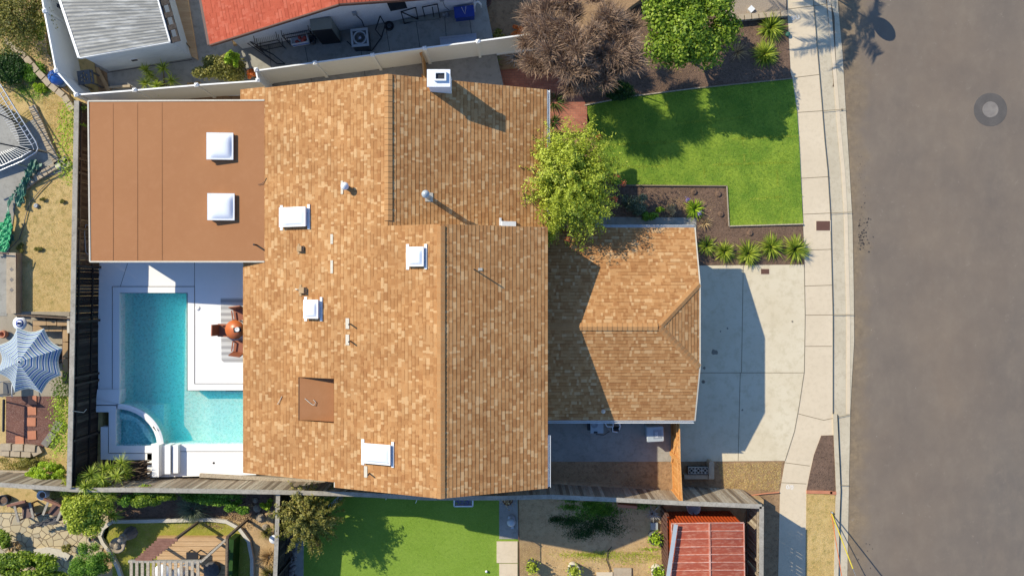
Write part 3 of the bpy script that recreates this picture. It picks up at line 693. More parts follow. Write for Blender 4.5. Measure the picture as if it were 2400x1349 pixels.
c = on_plane(694,677, fw); b = MB(); b.tube([c, c+Vector((.02,0,.15)), c+Vector((.12,-.02,.18))], .025, 8); b.build('vent_pipe', M['cream'], roof_w)
b = MB().xf(Matrix.Translation(on_plane(1191,525,fA)) @ Matrix.Rotation(math.atan(SL), 4, 'Y')); b.box((0,0,0), (.58,.2,.1)); b.box((-.33,.08,.0), (.08,.3,.05)); b.build('wall_flashing', M['white'], roof_a)
for (x, y, dy) in ((778,560,.37),(778,625,.5)):
    b = MB().xf(Matrix.Translation(on_plane(x,y,fw)) @ Matrix.Rotation(-math.atan(SL), 4, 'Y')); b.box((0,0,.016), (.11,dy,.008)); b.build('flashing', M['cream'], roof_w)
# scraps left on the roof
c = on_plane(735,942, lambda x,y: zp); b = MB(); b.tube([c+Vector((-.33,.15,.03)), c+Vector((-.05,-.08,.05)), c+Vector((.05,-.1,.08)), c+Vector((.1,.02,.06)), c+Vector((.0,.1,.03))], .014, 6)
tag(b.build('wire_scrap', M['cream']), 'pale bent wire scrap lying in the sunken roof patch', 'wire')
c = on_plane(657,937, fw); b = MB(); b.tube([c+Vector((-.1,-.16,.03)), c+Vector((0,0,.05)), c+Vector((.08,.16,.06))], .012, 6); tag(b.build('offcut_stick', M['cream']), 'pale thin offcut lying on the shingles left of the sunken patch', 'stick')
c = on_plane(617,428, fF); b = MB(); b.tube([c+Vector((-.2,-.08,.02)), c+Vector((-.05,-.05,.03)), c+Vector((.08,.05,.03)), c+Vector((.14,.18,.06))], .01, 6); tag(b.build('loose_cable', M['black']), 'thin black cable curling at the edge of the flat brown roof', 'cable')
# ================================================================ pool deck and pool
ZD = 1.1
def dslab(pp, z=ZD, th=.35, m='deck'): return slab('pool_deck', pp, z, M[m], th)
dslab([(230,600),(575,600),(575,671),(230,671)]); dslab([(230,671),(263,671),(263,915),(230,915)])
dslab([(456,671),(600,671),(600,898),(456,898)])
dslab([(345,1058),(600,1058),(600,1112),(345,1118)]); dslab([(236,1000),(254,1000),(254,1076),(236,1076)]); dslab([(254,1062),(358,1062),(358,1077),(254,1077)]); dslab([(354,1040),(384,1040),(384,1112),(354,1112)], ZD-.004)
# coping, a hair higher and parted by a joint
def coping(pp): return slab('pool_coping', pp, ZD+.012, M['deck'], .45)
coping([(264,672),(455,672),(455,686),(264,686)]); coping([(264,686),(280,686),(280,930),(264,930)])
coping([(440,686),(455,686),(455,914),(440,914)]); coping([(455,899),(600,899),(600,914),(455,914)])
coping([(383,1041),(600,1041),(600,1057),(383,1057)])
coping([(255,945),(271,945),(271,1061),(255,1061)]); coping([(271,1044),(372,1044),(372,1061),(271,1061)])
for pp in ([(228,912),(281,912),(278,946),(226,931)], [(220,930),(277,930),(272,950),(220,950)], [(216,948),(272,948),(272,965),(216,965)]): slab('pool_coping', pp, ZD+.03+.05*(pp[0][0] == 228), M['deck'], .5)
for (x1,y1,x2,y2) in [(299,617,282,671),(456,600,456,671)]: joints('pool_deck', [(x1,y1,x2,y2)], ZD+.003, .02, M['djoint'])
joints('pool_deck', [(263,671,456,671),(263,671,263,930),(456,671,456,899),(456,899,600,899),(383,1057,600,1057),(255,1061,356,1061),(254,945,254,1061)], ZD+.014, .016, M['djoint'])
# basin
plaster, nt, bp_, out = newmat('pool_plaster'); gg = nt.nodes.new('ShaderNodeNewGeometry')
nz = noise(nt, gg.outputs['Position'], 1.0, 3); bp_.inputs['Roughness'].default_value = .9
nt.links.new(mixc(nt, (.46,.74,.70,1), (.42,.70,.66,1), nz.outputs[0]), bp_.inputs['Base Color'])
POOL = [(281,687),(439,687),(439,915),(600,915),(600,1040),(384,1040),(376,1010),(362,985),(340,962),(316,950),(281,946)]
pw = wp(POOL, 1.0)
def pz(x): # floor height by world x: deep along the west, shoaling to the east
    x0 = W(300,0,0).x; x1 = W(400,0,0).x; x2 = W(560,0,0).x
    return -.1 if x < x1 else min(.5, -.1+(x-x1)/(x2-x1)*.9)
b = MB(); xs = sorted(set([p[0] for p in pw]+[W(300,0,1).x, W(400,0,1).x])); xs = [min(xs)+i*(max(xs)-min(xs))/40 for i in range(41)]
ys = (min(p[1] for p in pw)-.05, max(p[1] for p in pw)+.05)
b.grid([[ (x, ys[0], pz(x)), (x, ys[1], pz(x))] for x in xs])
n = len(pw)
for i in range(n):
    (x0,y0),(x1,y1) = pw[i], pw[(i+1) % n]; k = 12
    for j in range(k):
        a = (x0+(x1-x0)*j/k, y0+(y1-y0)*j/k); c = (x0+(x1-x0)*(j+1)/k, y0+(y1-y0)*(j+1)/k); b.face([(*a,-.5),(*c,-.5),(*c,1.08),(*a,1.08)])
S('pool_basin', b, plaster)
# water: clear surface, ripple-focused light painted into its tint, absorbing body
def water(name, ripple, tint, dens):
    m = bpy.data.materials.new(name); m.use_nodes = True; nt = m.node_tree; nt.nodes.clear(); out = nt.nodes.new('ShaderNodeOutputMaterial')
    g = nt.nodes.new('ShaderNodeNewGeometry'); v1 = nt.nodes.new('ShaderNodeTexVoronoi'); v1.feature = 'SMOOTH_F1'; v1.inputs['Scale'].default_value = 12; 
    nz = noise(nt, g.outputs['Position'], 3, 3, .5, .5); mp = nt.nodes.new('ShaderNodeMixRGB'); mp.inputs[0].default_value = .12; nt.links.new(g.outputs['Position'], mp.inputs[1]); nt.links.new(nz.outputs[1], mp.inputs[2]); nt.links.new(mp.outputs[0], v1.inputs['Vector'])
    r = ramp(nt, [(.12, tuple(x*.86 for x in tint)+(1,)), (.42, tuple(tint)+(1,)), (.62, (1,1,1,1))]); nt.links.new(v1.outputs[0], r.inputs[0])
    t = nt.nodes.new('ShaderNodeBsdfTransparent'); nt.links.new(r.outputs[0], t.inputs[0])
    gl = nt.nodes.new('ShaderNodeBsdfGlossy'); gl.inputs['Roughness'].default_value = .03; 
    bp = nt.nodes.new('ShaderNodeBump'); bp.inputs['Strength'].default_value = .25; bp.inputs['Distance'].default_value = .03; nt.links.new(v1.outputs[0], bp.inputs['Height']); nt.links.new(bp.outputs[0], gl.inputs['Normal']); pass
    ms = nt.nodes.new('ShaderNodeMixShader'); ms.inputs[0].default_value = .045; nt.links.new(t.outputs[0], ms.inputs[1]); nt.links.new(gl.outputs[0], ms.inputs[2]); nt.links.new(ms.outputs[0], out.inputs[0])
    va = nt.nodes.new('ShaderNodeVolumeAbsorption'); va.inputs[0].default_value = (.06,.80,.86,1); va.inputs[1].default_value = dens; vs = nt.nodes.new('ShaderNodeVolumeScatter'); vs.inputs[0].default_value = (.05,.74,1,1); vs.inputs[1].default_value = 1.0; vs.inputs['Anisotropy'].default_value = .3
    ad = nt.nodes.new('ShaderNodeAddShader'); nt.links.new(va.outputs[0], ad.inputs[0]); nt.links.new(vs.outputs[0], ad.inputs[1]); nt.links.new(ad.outputs[0], out.inputs['Volume'])
    return m
M['water'] = water('pool_water', True, (.86,.98,.99), .2)
cx_, cy_ = sum(p[0] for p in pw)/len(pw), sum(p[1] for p in pw)/len(pw)
b = MB(); b.prism([(x+(.02 if x > cx_ else -.02), y+(.02 if y > cy_ else -.02)) for x, y in pw], -.6, 1.0); S('pool_water', b, M['water'])
# spa: quarter-round wall and its own water
def arc(cx, cy, r, a0, a1, n): return [(cx+r*math.cos(R(a0+(a1-a0)*i/n)), cy+r*math.sin(R(a0+(a1-a0)*i/n))) for i in range(n+1)]
o_ = [(x, y) for x, y in arc(272,1046,112,-88,0,18)]; o_ = [(272+(x-272), 1046+(y-1046)*.9) for x, y in o_]
i_ = [(272+(x-272)*.86, 1046+(y-1046)*.88) for x, y in o_]
slab('pool_basin', [(270,948),(384,948),(384,1046),(270,1046)], .55, plaster, .9)
b = MB(); zo, zi = 1.13, 1.13
rows = [[(*W(x,y,z).to_tuple()[:2], z) for x, y in L] for L, z in ((o_, .3), (o_, 1.12), ([(a[0]*.55+c[0]*.45, a[1]*.55+c[1]*.45) for a, c in zip(o_, i_)], 1.16), (i_, 1.12), (i_, .4))]
b.grid(rows, smooth=False); spa = thing('spa_wall', tuple(W(340,1000,.4)), 'curved white rim wall of the spa in the pool corner', 'spa wall'); b.build('rim', M['deck'], spa)
b = MB(); im = [(a[0]*.9+272*.1, a[1]*.9+1046*.1) for a in i_]
b.prism(wp([(272,952)]+im[1:-1]+[(360,1044),(340,1020),(330,1000),(315,985),(272,980)], .8), .4, .8); b.build('bench', plaster, spa)
b = MB(); q = o_[13]; p_ = W(q[0]-9, q[1], 1.15); b.box((p_.x,p_.y,1.12), (.12,.3,.03), R(40)); b.build('spillway', M['slate'], spa)
b = MB(); b.prism(wp([(272,952)]+i_[1:-1]+[(i_[-1][0],1043),(272,1043)], 1.04), .56, 1.04); S('spa_water', b, water('spa_water', True, (.75,.92,.93), .35))
# pool entry steps
st = thing('pool_steps', tuple(W(540,925,.3)), 'submerged white steps under the deck edge in the sunlit shallow end', 'steps')
for i, (x0,x1,y1) in enumerate(((500,560,930),(520,575,922),(535,590,917))): MB().prism(wp([(x0,914),(x1,914),(x1,y1),(x0+5,y1)], .5), .1, .55+.15*i).build('tread', plaster, st)
# raised white walls at the south end of the deck
st = thing('deck_steps', tuple(W(395,1080,1.0)), 'three white stepped walls at the south end of the pool deck', 'steps')
for i, (x, z, y0, y1) in enumerate(((367,1.5,1043,1117),(392,1.42,1043,1110),(410,1.34,1043,1108))):
    MB().prism(wp([(x-(11 if i == 0 else 6),y0),(x+(5 if i == 0 else 7),y0),(x+(5 if i == 0 else 7),y1),(x-(11 if i == 0 else 6),y1)], z), .9, z).build('step', M['deck'], st)
MB().prism(wp([(376,1043),(386,1043),(386,1111),(376,1111)], 1.2), .9, 1.2).build('tread', M['deck'], st)
b = MB(); b.beam(W(470,1112,1.1), W(790,1128,1.0), .16, .22); tag(b.build('ledge_beam', M['greywood']), 'long weathered timber ledge between the white deck and the south wooden fence', 'beam')
for x, y, z in ((464,722,ZD),(501,1084,ZD)):
    b = MB(); p = W(x,y,z); b.lathe((p.x,p.y,z), [(.11,0),(.11,.006),(.0,.008)] if x < 480 else [(.05,0),(.05,.006),(.0,.008)], 18)
    tag(b.build('skimmer_lid' if x < 480 else 'drain_cap', M['deck'] if x < 480 else M['black']), 'round white skimmer lid in the deck near the pool corner' if x < 480 else 'small round black drain cap in the sunny south deck', 'lid' if x < 480 else 'drain')

# outdoor rug, table, chairs by the pool door
rugm, nt, br, out = newmat('striped_rug'); gg = nt.nodes.new('ShaderNodeNewGeometry'); sx = nt.nodes.new('ShaderNodeSeparateXYZ'); nt.links.new(gg.outputs['Position'], sx.inputs[0])
w_ = nt.nodes.new('ShaderNodeTexWave'); w_.bands_direction = 'Y'; w_.inputs['Scale'].default_value = 1.1; w_.inputs['Distortion'].default_value = 0; nt.links.new(gg.outputs['Position'], w_.inputs[0])
w2 = nt.nodes.new('ShaderNodeTexWave'); w2.bands_direction = 'Y'; w2.inputs['Scale'].default_value = 3.7; nt.links.new(gg.outputs['Position'], w2.inputs[0])
rr = ramp(nt, [(.35, (.30,.29,.28,1)), (.6, (.52,.51,.48,1))]); nt.links.new(fmath(nt, 'ADD', fmath(nt, 'MULTIPLY', w_.outputs[1], .6), fmath(nt, 'MULTIPLY', w2.outputs[1], .4)), rr.inputs[0]); nt.links.new(rr.outputs[0], br.inputs[0]); br.inputs['Roughness'].default_value = .95
b = MB(); b.pprism([(517,698),(600,698),(600,848),(524,848),(519,843)], ZD+.012, .01); tag(b.build('outdoor_rug', rugm), 'grey and white striped outdoor rug on the white pool deck', 'rug')
tc_ = W(550,772,ZD+.72)
t = thing('patio_table', (tc_.x, tc_.y, ZD), 'round orange wood table half under the tan roof edge', 'table')
b = MB(); b.lathe((tc_.x,tc_.y,ZD), [(.01,.68),(.40,.68),(.41,.72),(.0,.722)], 28); b.build('table_top', M['orange'], t)
for k in range(3):
    a = k*2.09+.5; b = MB(); b.tube([(tc_.x+.08*math.cos(a),tc_.y+.08*math.sin(a),ZD+.68),(tc_.x+.3*math.cos(a),tc_.y+.3*math.sin(a),ZD)], .022, 8); b.build('leg', M['orange'], t)
def wicker_chair(c, rz, label):
    t = thing('patio_chair', (0,0,0), label, 'chair', 'brown chairs round the pool table')
    b = MB(); b.box((0,0,.36), (.48,.48,.08)); b.build('seat', M['teak'], t)
    b = MB().xf(Matrix.Translation((0,-.24,.40)) @ Matrix.Rotation(R(14), 4, 'X')); b.box((0,0,0), (.48,.05,.5)); b.build('backrest', M['teak'], t)
    for sx_ in (-1,1): MB().box((sx_*.25,0,.56),(.05,.44,.03)).box((sx_*.25,.2,.36),(.04,.04,.2)).build('armrest', M['teak'], t)
    for sx_ in (-1,1):
        for sy in (-1,1): MB().box((sx_*.21,sy*.21,0),(.04,.04,.36)).build('leg', M['teak'], t)
    t.location = (c.x, c.y, ZD+.01); t.rotation_euler.z = rz
wicker_chair(W(527,773,ZD+.4), R(-92), 'brown patio chair left of the round orange table on the striped rug')
wicker_chair(W(562,737,ZD+.4), R(188), 'brown patio chair above the round orange table, partly under the roof edge')
wicker_chair(W(562,812,ZD+.4), R(-8), 'brown patio chair below the round orange table, partly under the roof edge')
p = W(556,772,ZD+.74); t = thing('serving_tray', (p.x,p.y,ZD+.722), 'rectangular black tray with a white cup on the orange table', 'tray'); MB().box((p.x,p.y,ZD+.723),(.32,.2,.02),.15).build('tray', M['black'], t)
b = MB(); b.lathe((p.x+.02,p.y+.01,ZD+.743), [(.03,0),(.1,.03),(.1,.06),(.085,.06),(.0,.03)], 16); b.build('cup', M['white'], t)

# ================================================================ fences
def plank_run(b, p, q, zb, zt, wd=.14, gap=(.002,.014), th=.02, lean=0):
    d = Vector((q.x-p.x, q.y-p.y, 0)); L = d.length; d.normalize(); a = 0; k = 0; ang = math.atan2(d.y, d.x)
    n = Vector((-d.y, d.x, 0))
    while a < L-.03:
        w = min(wd*random.uniform(.92,1.05), L-a); g = random.uniform(*gap); z0 = zb(a/L) if callable(zb) else zb; z1 = zt(a/L) if callable(zt) else zt
        c = Vector((p.x, p.y, 0))+d*(a+w/2)+n*random.uniform(-.008,.008); b.box((c.x,c.y,z0), (w,th,z1-z0+random.uniform(-.015,.005)), ang+random.uniform(-.015,.015)); a += w+g
def wood_fence(name, pts, ztops, zbase, label, mats=('greywood','rail'), railw=.17, post=2.3, side=1, gap=(.002,.014), cat='fence', group=None):
    """pts: top line in pixels; ztops per point"""
    P = [W(x, y, z) for (x, y), z in zip(pts, ztops)]
    t = thing(name, (P[0].x, P[0].y, zbase), label, cat, group); pan = MB(); rail = MB()
    for i in range(len(P)-1):
        p, q = P[i], P[i+1]; plank_run(pan, p, q, zbase, lambda s, a=p.z, c=q.z: a+(c-a)*s-.03, gap=gap); rail.beam(p, q, railw, .04)
        d = Vector((q.x-p.x, q.y-p.y, 0)); L = d.length; d.normalize(); n = Vector((-d.y, d.x, 0))*side
        for zz in (.35, .85):
            z0 = zbase+zz*(min(p.z,q.z)-zbase); a = Vector((p.x,p.y,z0))-n*.04; c = Vector((q.x,q.y,z0))-n*.04; pan.beam(a, c, .04, .09)
        for k in range(int(L//post)+1):
            c = Vector((p.x,p.y,0))+d*(k*post+.05)-n*.06; MB().box((c.x,c.y,zbase),(.09,.09,(p.z+(q.z-p.z)*min(1,k*post/L))-zbase-.03), math.atan2(d.y,d.x)).build('post', M[mats[0]], t)
    pan.build('board_panel', M[mats[0]], t); rail.build('top_rail', M[mats[1]], t); return t
wood_fence('wood_fence', [(180,236),(177,400),(173,620)], [2.85,2.85,2.85], .95, 'weathered brown board fence beside the flat brown roof, lit gaps between boards', ('darkwood','rail'), .2, side=-1, gap=(.0,.006))
wood_fence('wood_fence', [(173,620),(168,900),(162,1143)], [2.85,2.85,2.85], .95, 'black stained board fence along the shaded west edge of the pool deck', ('blackwood','rail'), .2, side=-1, gap=(.0,.008))
wood_fence('wood_fence', [(-60,1128),(0,1135),(90,1141),(180,1147),(300,1147),(640,1152)], [2.75]*6, .86, 'weathered grey board fence south of the pool deck, behind the palm-like shrub', ('greywood','rail'), .18, side=1)
wood_fence('wood_fence', [(640,1152),(820,1157),(1000,1166),(1175,1166),(1290,1163),(1440,1170),(1597,1178)], [2.75,2.72,2.68,2.62,2.58,2.5,2.45], .7, 'long grey board fence running under the south gable and past the side yard', ('greywood','rail'), .18, side=1)
wood_fence('wood_fence', [(1597,1178),(1700,1182),(1785,1186)], [2.45]*3, 0.0, 'sunlit grey board fence section right of the orange cedar gate', ('greywood','rail'), .18, side=1)
wood_fence('wood_fence', [(1785,1186),(1784,1349),(1783,1700)], [2.45]*3, 0.0, 'grey board fence running along the sidewalk beside the red metal shed', ('greywood','rail'), .18, side=1, gap=(.004,.03))
wood_fence('wood_fence', [(652,1156),(649,1250),(645,1349),(640,1500)], [2.6,2.55,2.5,2.5], .68, 'dark wooden fence between the rocky garden and the artificial lawn', ('blackwood','rail'), .17, side=-1, gap=(.0,.008))
gt = wood_fence('cedar_gate', [(1592,985),(1594,1080),(1599,1176)], [2.05,2.1,2.2], .05, 'new orange cedar fence closing the side yard beside the driveway', ('newwood','newwood'), .04, side=1, post=1.6)
b = MB(); b.beam(W(1572,1085,.7)+Vector((.03,0,0)), W(1590,1020,1.95), .04, .09); b.build('diagonal_brace', M['newwood'], gt)
b = MB(); p = W(1592,1048,1.9); b.box((p.x,p.y,p.z),(.06,.14,.1)); b.build('latch', M['metal'], gt)
# white vinyl fences
def vinyl(pts, zt, zb, label, posts, ends=True):
    P = [W(x,y,zt) for x,y in pts]; t = thing('vinyl_fence', (P[0].x,P[0].y,zb), label, 'fence')
    for p, q in zip(P, P[1:]):
        MB().prism([(p.x,p.y),(q.x,q.y),(q.x+.001,q.y+.03),(p.x+.001,p.y+.03)] if abs(q.x-p.x) > abs(q.y-p.y) else [(p.x,p.y),(q.x,q.y),(q.x+.03,q.y+.001),(p.x+.03,p.y+.001)], zb+.08, zt-.04).build('panel', M['vinyl'], t)
        MB().beam(Vector((p.x,p.y,zt-.04)), Vector((q.x,q.y,zt-.04)), .06, .12).build('rail', M['vinyl'], t); MB().beam(Vector((p.x,p.y,zb+.1)), Vector((q.x,q.y,zb+.1)), .05, .12).build('rail', M['vinyl'], t)
    for (x, y) in posts:
        p = W(x,y,zt+.05); a = math.atan2(P[-1].y-P[0].y, P[-1].x-P[0].x); b = MB(); b.box((p.x,p.y,zb),(.125,.125,zt+.03-zb), a); b.box((p.x,p.y,zt+.03),(.16,.16,.03), a); b.box((p.x,p.y,zt+.06),(.15,.15,.05), a, top=.1); b.build('post', M['vinyl'], t)
    return t
vinyl([(60,-220),(104,25),(131,165),(180,222)], 2.75, .95, 'white vinyl fence running north from the corner beside the grey shed', [(104,25),(131,165),(178,222)])
vinyl([(184,222),(315,212),(460,200),(603,190)], 2.7, .8, 'white vinyl fence run just behind the flat brown roof', [(315,211),(460,199),(604,188)])
vinyl([(604,186),(600,166),(738,147),(873,129),(995,113),(1120,97),(1245,80),(1330,68)], 2.72, .7, 'long white vinyl fence between the shingled house and the red-roofed neighbour', [(600,163),(738,147),(873,129),(995,113),(1120,97)])
gp = wood_fence('side_gate', [(988,118),(993,172),(997,215)], [2.3,2.3,2.3], .5, 'narrow tan wooden gate between the white fence and the chimney', ('newwood','newwood'), .05, side=1)

# ================================================================ neighbour's red-roofed house
O_ = Vector((-7.47,11.26,.9)); ang = R(10.5); u_ = Vector((math.cos(ang), math.sin(ang), 0)); v_ = Vector((-math.sin(ang), math.cos(ang), 0))
def N_(u, v, z): q = O_+u_*u+v_*v; return Vector((q.x, q.y, z))
nb = thing('neighbour_house', tuple(O_), 'white stucco house with a red shingle gable roof at the top of the view', 'house')
ru, rz, ss = .79, 4.9, .265
b = MB(); c1 = 1/math.sqrt(1+ss*ss)
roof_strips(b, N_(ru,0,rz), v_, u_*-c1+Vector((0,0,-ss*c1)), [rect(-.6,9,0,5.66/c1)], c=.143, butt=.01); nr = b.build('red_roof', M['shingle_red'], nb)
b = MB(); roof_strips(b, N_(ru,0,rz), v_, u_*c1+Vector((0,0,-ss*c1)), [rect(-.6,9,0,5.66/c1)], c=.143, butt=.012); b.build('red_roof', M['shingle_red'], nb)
b = MB(); roofboard(b, [N_(ru,-.6,rz),N_(ru,9,rz),N_(ru-5.66,9,rz-1.5),N_(ru-5.66,-.6,rz-1.5)], .18); roofboard(b, [N_(ru,-.6,rz),N_(ru,9,rz),N_(ru+5.66,9,rz-1.5),N_(ru+5.66,-.6,rz-1.5)], .18)
b.beam(N_(ru,-.63,rz-.06), N_(ru-5.66,-.63,rz-1.56), .05, .16); b.beam(N_(ru,-.63,rz-.06), N_(ru+5.66,-.63,rz-1.56), .05, .16); b.build('fascia', M['rust'], nb)
b = MB(); b.beam(N_(ru-5.72,-.6,rz-1.56), N_(ru-5.72,9,rz-1.56), .1, .1); b.build('gutter', M['chocolate'], nb)
b = MB(); pr = [(-4.4,.9),(6.0,.9),(6.0,rz-1.5),(ru,rz-.2),(-4.4,rz-1.5)]; a = [N_(x,0,z) for x, z in pr]; c = [N_(x,9,z) for x, z in pr]; b.face(a); b.face(c[::-1])
for i in range(5): j = (i+1) % 5; b.face([a[j],a[i],c[i],c[j]])
b.build('wall', M['whitewall'], nb)
for (uc, w, zc, h) in ((2.75,.72,2.6,.95),(5.3,.5,3.1,.5)):
    wf = MB().beam(N_(uc-w/2-.05,-.03,zc), N_(uc+w/2+.05,-.03,zc), .07, h+.1).build('window', M['whitewall'], nb); MB().beam(N_(uc-w/2,-.05,zc), N_(uc+w/2,-.05,zc), .07, h).build('pane', M['glass'], wf)
for uc, zc in ((.95,2.5),(4.6,2.3),(5.1,2.9)): MB().beam(N_(uc-.09,-.05,zc), N_(uc+.09,-.05,zc), .1, .24).build('meter_box', M['grey'], nb)
b = MB(); b.tube([N_(.97,-.08,2.4), N_(1.08,-.1,1.8), N_(1.05,-.14,1.2)], .02, 6); b.build('conduit', M['black'], nb)
b = MB(); b.tube([N_(4.62,-.08,2.25), N_(4.66,-.1,1.6), N_(4.8,-.1,1.2)], .012, 6); b.build('conduit', M['dgrey'], nb)
# ================================================================ things in the neighbour's side yard
def W9(x, y, z=.9): return W(x, y, z)
# tall metal cabinet
c = W(776,86,.9); Mx = Matrix.Translation((W(752,57,2.6).x, W(752,57,2.6).y, .9)) @ Matrix.Rotation(R(6), 4, 'Z')
t = thing('metal_cabinet', tuple(Mx.translation), 'tall grey metal cabinet with a dark open front on the concrete', 'cabinet')
MB().xf(Mx).box((0,.03,0),(.86,.46,1.7)).build('body', M['shadegrey'], t); MB().xf(Mx).box((0,-.215,.06),(.80,.03,1.6)).build('dark_front', M['black'], t); MB().xf(Mx).beam((-.43,0,1.71),(.43,0,1.71),.46,.02).build('top_panel', M['shadegrey'], t)
# air conditioner
c = W(843,88,1.55); Mx = Matrix.Translation((c.x, c.y, .9)) @ Matrix.Rotation(R(5), 4, 'Z'); t = thing('condenser_unit', tuple(Mx.translation), 'square air conditioning condenser with a round fan on top, beside the white wall', 'air conditioner')
b = MB().xf(Mx); b.box((0,0,0),(.68,.72,.62)); b.build('casing', M['dgrey'], t); b = MB().xf(Mx)
for x0,x1,y0,y1 in ((-.37,.37,.29,.39),(-.37,.37,-.39,-.29),(-.37,-.29,-.29,.29),(.29,.37,-.29,.29)): b.box(((x0+x1)/2,(y0+y1)/2,.62),(x1-x0,y1-y0,.04))
b.lathe((0,0,.62), [(.29,.0),(.40,.038),(.29,.045)], 4) if False else None; b.build('top_frame', M['palegrey'], t)
b = MB().xf(Mx)
for r_ in (.1,.16,.22,.28): b.lathe((0,0,.63), [(r_,0),(r_+.008,.01),(r_+.012,0)], 28)
b.build('grille', M['palegrey'], t); b = MB().xf(Mx); b.lathe((0,0,.6),[(.07,0),(.07,.03),(0,.035)],14)
for k in range(3):
    a = k*2.09+.6; b.face([(.06*math.cos(a),.06*math.sin(a),.62),(.25*math.cos(a-.35),.25*math.sin(a-.35),.61),(.27*math.cos(a+.3),.27*math.sin(a+.3),.63),(.06*math.cos(a+.8),.06*math.sin(a+.8),.62)])
b.build('fan', M['fanblade'], t)
# wire rack trolleys
def rack(px, py, w, d, h, rz, label):
    c = W(px, py, .9+h); t = thing('wire_rack', (0,0,0), label, 'rack', 'black wire racks by the white wall')
    b = MB()
    for z in (.35,.8,h):
        b.beam((-w/2,-d/2,z),(w/2,-d/2,z),.025,.025); b.beam((-w/2,d/2,z),(w/2,d/2,z),.025,.025); b.beam((-w/2,-d/2,z),(-w/2,d/2,z),.025,.025); b.beam((w/2,-d/2,z),(w/2,d/2,z),.025,.025)
    for z in (.35,.8):
        for k in range(1, int(w/.08)): b.beam((-w/2+k*.08,-d/2,z),(-w/2+k*.08,d/2,z),.008,.008)
    b.build('shelf', M['black'], t); b = MB()
    for k in range(1, 6): b.beam((-w/2,d/2,h*k/6),(w/2,d/2,h*k/6),.01,.01)
    for k in range(1, int(w/.12)): b.beam((-w/2+k*.12,d/2,0),(-w/2+k*.12,d/2,h),.008,.008)
    b.build('mesh_back', M['black'], t)
    for x in (-w/2,w/2):
        for y in (-d/2,d/2):
            l = MB().beam((x,y,.06),(x,y,h),.03,.03).build('leg', M['black'], t); b = MB(); b.tube([(x,y-.02,.04),(x,y+.02,.04)],.04,10); b.build('caster', M['grey'], l)
    t.location = (c.x, c.y, .9); t.rotation_euler.z = rz; return t
rack(690,66,1.15,.42,1.15,R(12),'black wire rack holding a striped box, beside the tall cabinet')
rack(622,88,.95,.42,1.1,R(12),'black wire rack with empty shelves under the red roof edge')
c = W(700,90,1.6); t = thing('laundry_box', (c.x,c.y,1.25), 'white box with a blue band holding red and white cloth in the rack', 'box')
Mx = Matrix.Translation((c.x,c.y,1.28)) @ Matrix.Rotation(R(10),4,'Z'); b = MB().xf(Mx)
for x0,x1,y0,y1 in ((-.36,.36,-.2,-.18),(-.36,.36,.18,.2),(-.36,-.34,-.18,.18),(.34,.36,-.18,.18)): b.box(((x0+x1)/2,(y0+y1)/2,0),(x1-x0,y1-y0,.3))
b.box((0,0,0),(.68,.36,.02)); b.build('tub', M['white'], t); MB().xf(Mx).box((0,-.205,.1),(.7,.01,.07)).build('blue_band', M['blue'], t)
M['redcloth'] = paint('red_cloth', A(206,96,80), .9)
b = MB().xf(Mx)
for k in range(5):
    x, y = random.uniform(-.25,.25), random.uniform(-.1,.1); rr_ = random.uniform(.07,.12); b.lathe((x,y,.12),[(rr_,0),(rr_*.9,.1),(rr_*.5,.17),(0,.19)],8)
b.build('cloth', M['redcloth'], t)
c = W(730,94,1.2); b = MB(); b.lathe((c.x,c.y,.9),[(.12,0),(.16,.4),(.18,.42),(.15,.42),(.1,.1),(0,.08)],16); tag(b.build('bin', M['dgrey']), 'small dark round bin between the striped box and the cabinet', 'bin')
# scrap gate frames, leaning
def frame(name, pts, segs, mat, label, cat='frame', r=.018):
    t = MB()
    P = [W(*p) for p in pts]
    for i, j in segs: t.beam(P[i], P[j], r*2, r*2)
    return tag(t.build(name, mat), label, cat)
frame('gate_frame', [(940,28,1.9),(948,56,.95),(980,46,.95),(974,18,1.9)], [(0,1),(1,2),(2,3),(3,0),(0,2)], M['black'], 'black metal frame with one diagonal bar, leaning below the dark window')
frame('gate_frame', [(990,17,2.0),(996,41,.95),(1031,42,.95),(1025,10,2.0),(1013,17,1.9),(1017,40,.95)], [(0,1),(1,2),(2,3),(3,0),(4,5)], M['black'], 'black rectangular gate frame leaning near the blue storage chest')
frame('gate_frame', [(813,97,.95),(835,118,.95),(872,119,.95),(894,88,.95),(903,58,1.3),(891,38,1.9),(880,70,1.2)], [(0,1),(1,2),(2,3),(3,4),(4,5),(5,6),(6,3)], M['black'], 'black bent metal frame lying round the condenser unit')
frame('cart_ramp', [(585,97,1.5),(597,108,1.3),(650,150,.95),(668,150,.95),(640,128,1.2),(580,102,1.4)], [(0,1),(1,2),(2,3),(3,4),(4,0),(1,4),(5,2)], M['black'], 'black folded metal stand at the left end of the wire racks', 'stand')
c = W(912,61,.95); t = thing('spare_wheel', (c.x,c.y,.9), 'black spare wheel lying flat on the neighbour concrete', 'wheel')
b = MB(); b.lathe((c.x,c.y,.9),[(.1,.04),(.15,.09),(.2,.09),(.21,.04),(.2,.0)],24); b.build('tyre', M['rubber'], t); b = MB(); b.lathe((c.x,c.y,.9),[(.1,.05),(.03,.04),(.03,.07),(0,.07)],18); b.build('rim', M['dgrey'], t)
c = W(1088,28,1.35); t = thing('storage_chest', (c.x,c.y,.9), 'blue plastic storage chest with a white cord at the end of the neighbour wall', 'chest')
Mx = Matrix.Translation((c.x,c.y,.9)) @ Matrix.Rotation(R(6),4,'Z'); MB().xf(Mx).box((0,0,0),(.8,.42,.42),top=1.04).build('body', M['dblue'], t); MB().xf(Mx).box((0,0,.42),(.86,.48,.06)).build('lid', M['dblue'], t)
